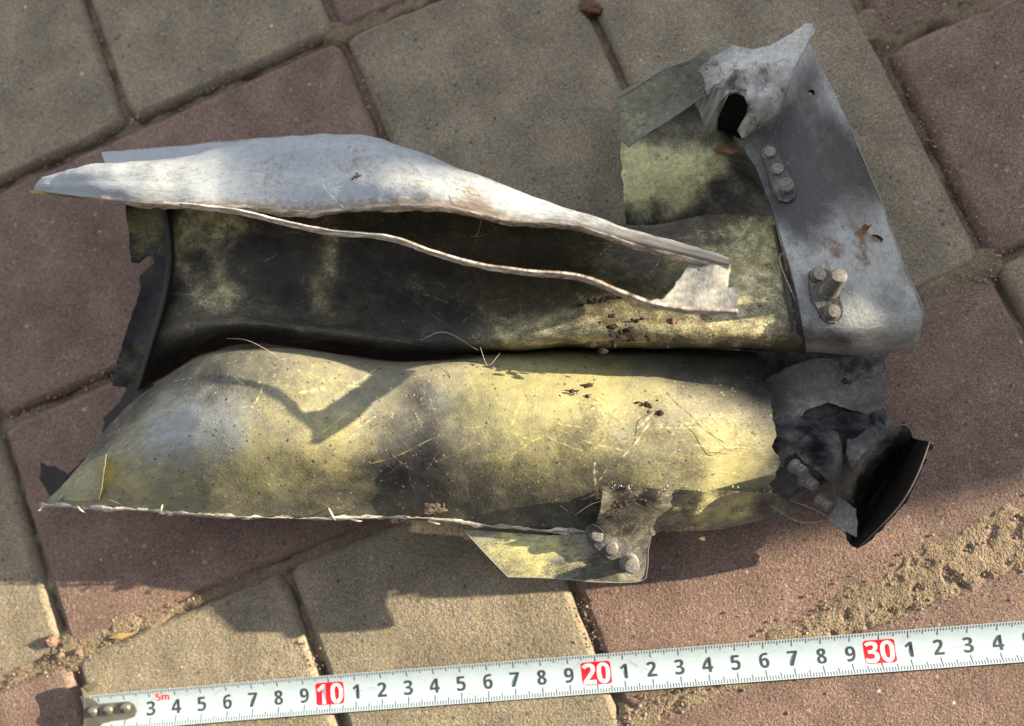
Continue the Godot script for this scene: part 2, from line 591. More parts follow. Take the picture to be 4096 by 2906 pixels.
func build_pavement() -> void:
	var root := Node3D.new()
	root.name = "pavement"
	root.set_meta("kind", "structure")
	add_child(root)
	var ochre := concrete(11, [Color(0.60, 0.56, 0.48), Color(0.70, 0.60, 0.40), Color(0.50, 0.47, 0.41), Color(0.72, 0.69, 0.62), Color(0.36, 0.33, 0.29), Color(0.62, 0.52, 0.36), Color(0.56, 0.53, 0.46)], Color(0.60, 0.58, 0.54))
	var rose := concrete(23, [Color(0.54, 0.44, 0.40), Color(0.64, 0.41, 0.34), Color(0.46, 0.39, 0.36), Color(0.70, 0.61, 0.56), Color(0.33, 0.28, 0.26), Color(0.57, 0.47, 0.43), Color(0.52, 0.39, 0.34)], Color(0.555, 0.505, 0.475))
	var tiles := [
		[Vector2(-54.08, -46.57), Vector2(-35.60, -52.07), Vector2(-32.85, -42.84), Vector2(-51.33, -37.32), true],
		[Vector2(-51.33, -37.32), Vector2(-32.85, -42.84), Vector2(-30.11, -33.60), Vector2(-48.58, -28.08), true],
		[Vector2(-48.58, -28.08), Vector2(-39.34, -30.84), Vector2(-33.83, -12.37), Vector2(-43.07, -9.60), false],
		[Vector2(-39.34, -30.84), Vector2(-30.11, -33.60), Vector2(-24.59, -15.14), Vector2(-33.83, -12.37), false],
		[Vector2(-43.07, -9.60), Vector2(-24.59, -15.14), Vector2(-21.82, -5.89), Vector2(-40.32, -0.36), true],
		[Vector2(-40.32, -0.36), Vector2(-21.82, -5.89), Vector2(-19.05, 3.36), Vector2(-37.56, 8.89), true],
		[Vector2(-37.56, 8.89), Vector2(-28.31, 6.13), Vector2(-22.81, 24.63), Vector2(-32.06, 27.38), false],
		[Vector2(-28.31, 6.13), Vector2(-19.05, 3.36), Vector2(-13.56, 21.87), Vector2(-22.81, 24.63), false],
		[Vector2(-32.06, 27.38), Vector2(-13.56, 21.87), Vector2(-10.81, 31.12), Vector2(-29.30, 36.62), true],
		[Vector2(-29.30, 36.62), Vector2(-10.81, 31.12), Vector2(-8.06, 40.37), Vector2(-26.55, 45.87), true],
		[Vector2(-26.55, 45.87), Vector2(-17.31, 43.12), Vector2(-11.81, 61.60), Vector2(-21.05, 64.36), false],
		[Vector2(-17.31, 43.12), Vector2(-8.06, 40.37), Vector2(-2.56, 58.85), Vector2(-11.81, 61.60), false],
		[Vector2(-35.60, -52.07), Vector2(-26.36, -54.83), Vector2(-20.88, -36.37), Vector2(-30.11, -33.60), false],
		[Vector2(-26.36, -54.83), Vector2(-17.12, -57.58), Vector2(-11.67, -39.13), Vector2(-20.88, -36.37), false],
		[Vector2(-30.11, -33.60), Vector2(-11.67, -39.13), Vector2(-8.97, -29.93), Vector2(-27.35, -24.37), true],
		[Vector2(-27.35, -24.37), Vector2(-8.97, -29.93), Vector2(-6.19, -20.72), Vector2(-24.59, -15.14), true],
		[Vector2(-24.59, -15.14), Vector2(-15.36, -17.93), Vector2(-9.77, 0.61), Vector2(-19.05, 3.36), false],
		[Vector2(-15.36, -17.93), Vector2(-6.19, -20.72), Vector2(-0.48, -2.13), Vector2(-9.77, 0.61), false],
		[Vector2(-19.05, 3.36), Vector2(-0.48, -2.13), Vector2(2.19, 7.14), Vector2(-16.30, 12.62), true],
		[Vector2(-16.30, 12.62), Vector2(2.19, 7.14), Vector2(4.93, 16.40), Vector2(-13.56, 21.87), true],
		[Vector2(-13.56, 21.87), Vector2(-4.31, 19.13), Vector2(1.18, 37.62), Vector2(-8.06, 40.37), false],
		[Vector2(-4.31, 19.13), Vector2(4.93, 16.40), Vector2(10.43, 34.87), Vector2(1.18, 37.62), false],
		[Vector2(-8.06, 40.37), Vector2(10.43, 34.87), Vector2(13.18, 44.11), Vector2(-5.31, 49.61), true],
		[Vector2(-5.31, 49.61), Vector2(13.18, 44.11), Vector2(15.93, 53.35), Vector2(-2.56, 58.85), true],
		[Vector2(-17.12, -57.58), Vector2(1.37, -63.08), Vector2(4.11, -53.84), Vector2(-14.39, -48.35), true],
		[Vector2(-14.39, -48.35), Vector2(4.11, -53.84), Vector2(6.83, -44.61), Vector2(-11.67, -39.13), true],
		[Vector2(-11.67, -39.13), Vector2(-2.44, -41.88), Vector2(2.88, -23.51), Vector2(-6.19, -20.72), false],
		[Vector2(-2.44, -41.88), Vector2(6.83, -44.61), Vector2(12.25, -26.18), Vector2(2.88, -23.51), false],
		[Vector2(-6.19, -20.72), Vector2(12.25, -26.18), Vector2(15.19, -16.86), Vector2(-3.30, -11.48), true],
		[Vector2(-3.30, -11.48), Vector2(15.19, -16.86), Vector2(18.18, -7.71), Vector2(-0.48, -2.13), true],
		[Vector2(-0.48, -2.13), Vector2(8.41, -4.79), Vector2(14.19, 13.69), Vector2(4.93, 16.40), false],
		[Vector2(8.41, -4.79), Vector2(18.18, -7.71), Vector2(23.47, 10.97), Vector2(14.19, 13.69), false],
		[Vector2(4.93, 16.40), Vector2(23.47, 10.97), Vector2(26.19, 20.16), Vector2(7.68, 25.63), true],
		[Vector2(7.68, 25.63), Vector2(26.19, 20.16), Vector2(28.92, 29.37), Vector2(10.43, 34.87), true],
		[Vector2(10.43, 34.87), Vector2(19.67, 32.12), Vector2(25.17, 50.60), Vector2(15.93, 53.35), false],
		[Vector2(19.67, 32.12), Vector2(28.92, 29.37), Vector2(34.41, 47.85), Vector2(25.17, 50.60), false],
		[Vector2(1.37, -63.08), Vector2(10.62, -65.82), Vector2(16.12, -47.32), Vector2(6.83, -44.61), false],
		[Vector2(10.62, -65.82), Vector2(19.86, -68.57), Vector2(25.39, -50.06), Vector2(16.12, -47.32), false],
		[Vector2(6.83, -44.61), Vector2(25.39, -50.06), Vector2(28.18, -40.76), Vector2(9.54, -35.39), true],
		[Vector2(9.54, -35.39), Vector2(28.18, -40.76), Vector2(30.98, -31.46), Vector2(12.25, -26.18), true],
		[Vector2(12.25, -26.18), Vector2(21.83, -28.60), Vector2(27.18, -10.41), Vector2(18.18, -7.71), false],
		[Vector2(21.83, -28.60), Vector2(30.98, -31.46), Vector2(36.11, -13.33), Vector2(27.18, -10.41), false],
		[Vector2(18.18, -7.71), Vector2(36.11, -13.33), Vector2(38.99, -3.99), Vector2(20.76, 1.78), true],
		[Vector2(20.76, 1.78), Vector2(38.99, -3.99), Vector2(41.86, 5.35), Vector2(23.47, 10.97), true],
		[Vector2(23.47, 10.97), Vector2(32.68, 8.17), Vector2(38.16, 26.62), Vector2(28.92, 29.37), false],
		[Vector2(32.68, 8.17), Vector2(41.86, 5.35), Vector2(47.39, 23.86), Vector2(38.16, 26.62), false],
		[Vector2(28.92, 29.37), Vector2(47.39, 23.86), Vector2(50.14, 33.10), Vector2(31.66, 38.61), true],
		[Vector2(31.66, 38.61), Vector2(50.14, 33.10), Vector2(52.90, 42.34), Vector2(34.41, 47.85), true],
		[Vector2(19.86, -68.57), Vector2(38.35, -74.08), Vector2(41.11, -64.83), Vector2(22.62, -59.32), true],
		[Vector2(22.62, -59.32), Vector2(41.11, -64.83), Vector2(43.87, -55.58), Vector2(25.39, -50.06), true],
		[Vector2(25.39, -50.06), Vector2(34.63, -52.81), Vector2(40.16, -34.29), Vector2(30.98, -31.46), false],
		[Vector2(34.63, -52.81), Vector2(43.87, -55.58), Vector2(49.37, -37.08), Vector2(40.16, -34.29), false],
		[Vector2(30.98, -31.46), Vector2(49.37, -37.08), Vector2(52.10, -27.86), Vector2(33.69, -22.27), true],
		[Vector2(33.69, -22.27), Vector2(52.10, -27.86), Vector2(54.82, -18.65), Vector2(36.11, -13.33), true],
		[Vector2(36.11, -13.33), Vector2(45.48, -15.97), Vector2(51.09, 2.58), Vector2(41.86, 5.35), false],
		[Vector2(45.48, -15.97), Vector2(54.82, -18.65), Vector2(60.34, -0.16), Vector2(51.09, 2.58), false],
		[Vector2(41.86, 5.35), Vector2(60.34, -0.16), Vector2(63.11, 9.10), Vector2(44.64, 14.61), true],
		[Vector2(44.64, 14.61), Vector2(63.11, 9.10), Vector2(65.87, 18.35), Vector2(47.39, 23.86), true],
		[Vector2(47.39, 23.86), Vector2(56.63, 21.10), Vector2(62.14, 39.59), Vector2(52.90, 42.34), false],
		[Vector2(56.63, 21.10), Vector2(65.87, 18.35), Vector2(71.38, 36.83), Vector2(62.14, 39.59), false],
		[Vector2(38.35, -74.08), Vector2(47.60, -76.83), Vector2(53.10, -58.34), Vector2(43.87, -55.58), false],
		[Vector2(47.60, -76.83), Vector2(56.84, -79.58), Vector2(62.35, -61.09), Vector2(53.10, -58.34), false],
		[Vector2(43.87, -55.58), Vector2(62.35, -61.09), Vector2(65.10, -51.85), Vector2(46.62, -46.33), true],
		[Vector2(46.62, -46.33), Vector2(65.10, -51.85), Vector2(67.85, -42.61), Vector2(49.37, -37.08), true],
		[Vector2(49.37, -37.08), Vector2(58.61, -39.85), Vector2(64.09, -21.38), Vector2(54.82, -18.65), false],
		[Vector2(58.61, -39.85), Vector2(67.85, -42.61), Vector2(73.35, -24.13), Vector2(64.09, -21.38), false],
		[Vector2(54.82, -18.65), Vector2(73.35, -24.13), Vector2(76.10, -14.89), Vector2(57.57, -9.42), true],
		[Vector2(57.57, -9.42), Vector2(76.10, -14.89), Vector2(78.85, -5.65), Vector2(60.34, -0.16), true],
		[Vector2(60.34, -0.16), Vector2(69.60, -2.90), Vector2(75.12, 15.59), Vector2(65.87, 18.35), false],
		[Vector2(69.60, -2.90), Vector2(78.85, -5.65), Vector2(84.36, 12.84), Vector2(75.12, 15.59), false],
		[Vector2(65.87, 18.35), Vector2(84.36, 12.84), Vector2(87.11, 22.09), Vector2(68.63, 27.59), true],
		[Vector2(68.63, 27.59), Vector2(87.11, 22.09), Vector2(89.87, 31.33), Vector2(71.38, 36.83), true],
	]
	rng.seed = 5
	for t: Array in tiles:
		var o := put("paver", paver([t[0], t[1], t[2], t[3]]), rose if t[4] else ochre, root)
		o.set_meta("label", "dull red paving block" if t[4] else "ochre grey paving block")
	var sand := concrete(41, [Color(0.60, 0.53, 0.43), Color(0.50, 0.45, 0.37), Color(0.70, 0.63, 0.53), Color(0.38, 0.33, 0.28), Color(0.56, 0.47, 0.38)], Color(0.62, 0.555, 0.46), 512, 14.0)
	sand.heightmap_scale = 0.09
	sand.roughness = 1.0
	var s := put("sand", joint_sand(), sand, root)
	s.set_meta("kind", "stuff")
	var spill := put("spilled_sand", sand_spill(), sand, root)
	spill.set_meta("kind", "stuff")
	sand_grains(root, sand)
	# the ground goes on beyond the blocks that the photograph shows
	var far := PlaneMesh.new()
	far.size = Vector2(12, 12)
	var g := put("ground", far, sand, self)
	g.position = Vector3(0.17, -0.028, -0.12)
	g.set_meta("kind", "structure")


func paver(q: Array) -> ArrayMesh:
	var ch := noise(rng.randi() % 1000, 0.55, 4)
	var lift := rng.randf_range(-0.05, 0.03)
	var tint := Color.WHITE * rng.randf_range(0.9, 1.08)
	tint.a = 1.0
	var c: Vector2 = (q[0] + q[1] + q[2] + q[3]) / 4.0
	var rings := [[0.15, -2.2], [0.15, -0.40], [0.18, -0.24], [0.27, -0.10], [0.38, -0.025], [0.45, -0.004], [1.4, 0.0]]
	var v := PackedVector3Array()
	var col := PackedColorArray()
	var f := PackedInt32Array()
	var per := 30
	for r: Array in rings:
		for e in 4:
			var a: Vector2 = q[e]
			var b: Vector2 = q[(e + 1) % 4]
			var z: Vector2 = q[(e + 3) % 4]
			var y: Vector2 = q[(e + 2) % 4]
			var n0 := (b - a).normalized()
			var up := (z - a).normalized()
			var up2 := (y - b).normalized()
			for k in per:
				var t := float(k) / per
				var s := lerpf(r[0], (b - a).length() - r[0], t)
				var m: Vector2 = a + n0 * s + up.lerp(up2, t) * r[0]
				# rounded corners
				var edge := minf(s - r[0], (b - a).length() - r[0] - s)
				var round_ := 0.35
				if edge < round_:
					m += up.lerp(up2, t) * (round_ - sqrt(maxf(0.0, round_ * round_ - (round_ - edge) * (round_ - edge)))) * 0.6
				var wob := ch.get_noise_2dv(m * 1.6) * 0.06 + ch.get_noise_2dv(m * 6.0) * 0.05
				m += (c - m).normalized() * wob * (1.0 if r[0] < 0.7 else 0.3)
				v.append(Vector3(m.x, r[1] + lift + (ch.get_noise_2dv(m * 2.0 + Vector2(9, 4)) * 0.03 if r[0] > 0.3 else 0.0), m.y))
				col.append(tint)
	var w := per * 4
	for j in rings.size() - 1:
		for i in w:
			var a := j * w + i
			var b := j * w + (i + 1) % w
			f.append_array([a, b, a + w, b, b + w, a + w])
	v.append(Vector3(c.x, lift, c.y))
	col.append(tint)
	var mid := v.size() - 1
	for i in w:
		f.append_array([(rings.size() - 1) * w + i, (rings.size() - 1) * w + (i + 1) % w, mid])
	if (v[f[f.size() - 1]] - v[f[f.size() - 3]]).cross(v[f[f.size() - 2]] - v[f[f.size() - 3]]).y < 0.0:
		for i in range(0, f.size(), 3):
			var s := f[i + 1]
			f[i + 1] = f[i + 2]
			f[i + 2] = s
	return commit(v, PackedVector2Array(), f, col)


func joint_sand() -> ArrayMesh:
	var mounds := [[Vector2(-0.39, -2.12), Vector2(2.97, -3.49), 0.6, -0.06], [Vector2(2.97, -3.49), Vector2(7.09, -4.44), 0.45, -0.12], [Vector2(-3.36, -1.02), Vector2(-0.39, -2.12), 0.6, -0.1], [Vector2(7.09, -4.44), Vector2(18.29, -7.76), 0.3, -0.22], [Vector2(12.10, -26.31), Vector2(17.11, -27.77), 0.5, -0.12], [Vector2(36.05, -13.38), Vector2(33.73, -12.22), 0.6, -0.05], [Vector2(33.29, -23.40), Vector2(37.77, -23.50), 0.8, -0.05], [Vector2(20.64, 1.92), Vector2(36.75, -3.57), 0.4, -0.1]]
	var lo := Vector2(-7, -34)
	var hi := Vector2(43, 7)
	var step := 0.19
	var nx := int((hi.x - lo.x) / step)
	var nz := int((hi.y - lo.y) / step)
	var a := noise(301, 0.5, 4)
	var b := noise(302, 2.2, 3)
	var v := PackedVector3Array()
	var col := PackedColorArray()
	var f := PackedInt32Array()
	for j in nz + 1:
		for i in nx + 1:
			var q := lo + Vector2(i, j) * step
			var y := -0.52 + a.get_noise_2dv(q) * 0.3 + b.get_noise_2dv(q) * 0.12
			var crumb := b.get_noise_2dv(q * 1.4 + Vector2(7, 3)) * 0.10 + a.get_noise_2dv(q * 3.0) * 0.10
			for m: Array in mounds:
				var near := Geometry2D.get_closest_point_to_segment(q, m[0], m[1])
				var d: float = near.distance_to(q) / (m[2] * (1.0 + 0.7 * a.get_noise_2dv(q * 0.8)))
				if d < 1.0:
					y = maxf(y, m[3] + crumb - d * d * (m[3] + 0.14))
			if q.y > -1.0 and q.y < 1.0:
				y = minf(y, 0.03)
			v.append(Vector3(q.x, y, q.y))
			col.append(Color(0.92, 0.92, 0.92))
	for j in nz:
		for i in nx:
			var k := j * (nx + 1) + i
			f.append_array([k, k + 1, k + nx + 1, k + 1, k + nx + 2, k + nx + 1])
	return commit(v, PackedVector2Array(), f, col)


# loose grains, thick along the joints and thinning out over the blocks
func sand_grains(root: Node3D, _sand: Material) -> void:
	var runs := [[Vector2(25.15, 0.16), Vector2(37.14, -3.88), 0.4, 2200], [Vector2(25.90, -0.13), Vector2(37.08, -3.54), 0.9, 1200], [Vector2(20.63, 2.02), Vector2(25.13, 0.33), 0.3, 600], [Vector2(-1.23, -2.00), Vector2(3.39, -3.68), 0.35, 700], [Vector2(2.97, -3.49), Vector2(7.50, -4.52), 0.3, 300], [Vector2(-3.36, -1.02), Vector2(0.02, -2.09), 0.4, 300], [Vector2(8.93, -1.97), Vector2(9.94, 0.30), 0.2, 150], [Vector2(19.69, -2.57), Vector2(20.46, 0.34), 0.25, 200], [Vector2(33.29, -23.40), Vector2(38.26, -24.24), 0.5, 500], [Vector2(34.78, -12.10), Vector2(36.42, -13.48), 0.3, 300], [Vector2(1.35, -28.54), Vector2(2.84, -23.54), 0.25, 300], [Vector2(-2.96, -21.46), Vector2(11.88, -26.13), 0.25, 500], [Vector2(33.68, -22.26), Vector2(36.05, -13.38), 0.3, 500], [Vector2(-3.15, -11.49), Vector2(1.68, -13.03), 0.25, 250], [Vector2(12.22, -26.21), Vector2(14.22, -21.49), 0.25, 250]]
	rng.seed = 909
	var where := []
	for m: Array in runs:
		for k in int(m[3]):
			var t := rng.randf()
			var a: Vector2 = m[0]
			var q: Vector2 = a.lerp(m[1], t) + Vector2(rng.randfn(0.0, m[2]), rng.randfn(0.0, m[2]))
			if q.y > -0.75 and q.y < 0.75:
				continue
			where.append([q, rng.randf_range(0.010, 0.024) + 0.05 * pow(rng.randf(), 14.0)])
	for k in 1500:
		where.append([Vector2(rng.randf_range(-4, 40), rng.randf_range(-31, -0.8)), rng.randf_range(0.010, 0.020) + 0.04 * pow(rng.randf(), 14.0)])
	var grain := flat_mat(Color.WHITE, 0.9)
	grain.vertex_color_use_as_albedo = true
	var mm := MultiMesh.new()
	mm.transform_format = MultiMesh.TRANSFORM_3D
	mm.use_colors = true
	mm.mesh = lump(Vector3.ZERO, Vector3.ONE, 0.5, 77, 3)
	mm.instance_count = where.size()
	for i in where.size():
		var q: Vector2 = where[i][0]
		var s: float = where[i][1]
		var b := Basis.from_euler(Vector3(rng.randf() * 6.0, rng.randf() * 6.0, rng.randf() * 6.0)).scaled(Vector3(s, s * 0.7, s))
		mm.set_instance_transform(i, Transform3D(b, Vector3(q.x, s * 0.35, q.y) * CM))
		var c := Color(0.33, 0.25, 0.17).lerp(Color(0.16, 0.12, 0.09), rng.randf())
		if rng.randf() < 0.12:
			c = Color(0.36, 0.32, 0.27)
		mm.set_instance_color(i, c)
	var o := MultiMeshInstance3D.new()
	o.name = "sand_grains"
	o.multimesh = mm
	o.material_override = grain
	o.set_meta("kind", "stuff")
	root.add_child(o, true)


# dry sand washed over the edges of the blocks: thin, pitted and broken up towards its rim
func sand_spill() -> ArrayMesh:
	var runs := [[Vector2(26.63, -0.35), Vector2(29.59, -1.47), 0.45, 0.02], [Vector2(29.59, -1.47), Vector2(32.51, -2.55), 0.6, 0.025], [Vector2(32.51, -2.55), Vector2(37.17, -4.05), 0.75, 0.03], [Vector2(21.19, 1.85), Vector2(25.09, 0.61), 0.35, 0.015], [Vector2(-0.80, -2.34), Vector2(2.14, -3.33), 0.3, 0.02]]
	var a := noise(311, 0.45, 4)
	var b := noise(312, 2.6, 4)
	var pit := noise(313, 1.1, 2)
	var step := 0.075
	var v := PackedVector3Array()
	var col := PackedColorArray()
	var f := PackedInt32Array()
	for m: Array in runs:
		var lo: Vector2 = m[0].min(m[1]) - Vector2.ONE * (m[2] * 1.5)
		var hi: Vector2 = m[0].max(m[1]) + Vector2.ONE * (m[2] * 1.5)
		var nx := int((hi.x - lo.x) / step)
		var nz := int((hi.y - lo.y) / step)
		var at := v.size()
		for j in nz + 1:
			for i in nx + 1:
				var q := lo + Vector2(i, j) * step
				var near := Geometry2D.get_closest_point_to_segment(q, m[0], m[1])
				var d: float = near.distance_to(q) / (m[2] * (1.0 + 0.5 * a.get_noise_2dv(q)))
				var y: float = m[3] * 1.5 - 0.045 * d - maxf(0.0, d - 1.2) * 0.3 + b.get_noise_2dv(q) * 0.032 + a.get_noise_2dv(q * 2.0) * 0.02
				var hole := pit.get_noise_2dv(q) - 0.36
				if hole > 0.0:
					y -= hole * 0.8
				y = maxf(y, -0.3)
				if q.y > -0.95:
					y = minf(y, 0.01)
				v.append(Vector3(q.x, y, q.y))
				col.append(Color(1.0, 1.0, 1.0))
		for j in nz:
			for i in nx:
				var k := at + j * (nx + 1) + i
				if maxf(maxf(v[k].y, v[k + 1].y), maxf(v[k + nx + 1].y, v[k + nx + 2].y)) <= -0.29:
					continue
				f.append_array([k, k + 1, k + nx + 1, k + 1, k + nx + 2, k + nx + 1])
	return commit(v, PackedVector2Array(), f, col)


# out of the picture: a low slab added two metres off towards the sun, shaped to shade the upper paving,
# and a dark box added behind the camera to cut the sky light and deepen shadows
func build_light_blockers() -> void:
	var sunward := Vector2(3.0, -0.46).normalized()
	var along := Vector2(0.46, 3.0).normalized()
	var outline := [[0.5, -1.0], [0.3, 58.5], [-1.5, 60.4], [-5.0, 61.9], [-8.0, 62.8], [-12.0, 64.2], [-13.5, 66.4], [-14.6, 68.0], [-20.0, 68.6], [-70.0, 70.0], [-70.0, -1.0]]
	var v := PackedVector3Array()
	var f := PackedInt32Array()
	var poly := PackedVector2Array()
	for q: Array in outline:
		poly.append(Vector2(q[0], q[1]))
	var tri := Geometry2D.triangulate_polygon(poly)
	for d: float in [200.0, 212.0]:
		for q in poly:
			var g := sunward * d + along * q.x
			v.append(Vector3(g.x, q.y, g.y))
	var n := poly.size()
	for i in range(0, tri.size(), 3):
		f.append_array([tri[i], tri[i + 1], tri[i + 2], n + tri[i], n + tri[i + 2], n + tri[i + 1]])
	for i in n:
		var k := (i + 1) % n
		f.append_array([i, n + i, k, k, n + i, n + k])
	var flat := PackedVector3Array()
	var fi := PackedInt32Array()
	for i in f.size():
		flat.append(v[f[i]])
		fi.append(i)
	var blocker_box := BoxMesh.new()
	blocker_box.size = Vector3(6.0, 3.0, 0.3)
	var hw := put("added_sky_blocker", blocker_box, flat_mat(Color(0.22, 0.20, 0.19), 0.9), self)
	hw.position = Vector3(-0.6, 1.47, 0.72)
	hw.set_meta("kind", "structure")
	var o := put("wall", commit(flat, PackedVector2Array(), fi), flat_mat(Color(0.62, 0.6, 0.57), 0.9), self)  # added out of view to shade the paving
	o.set_meta("kind", "structure")


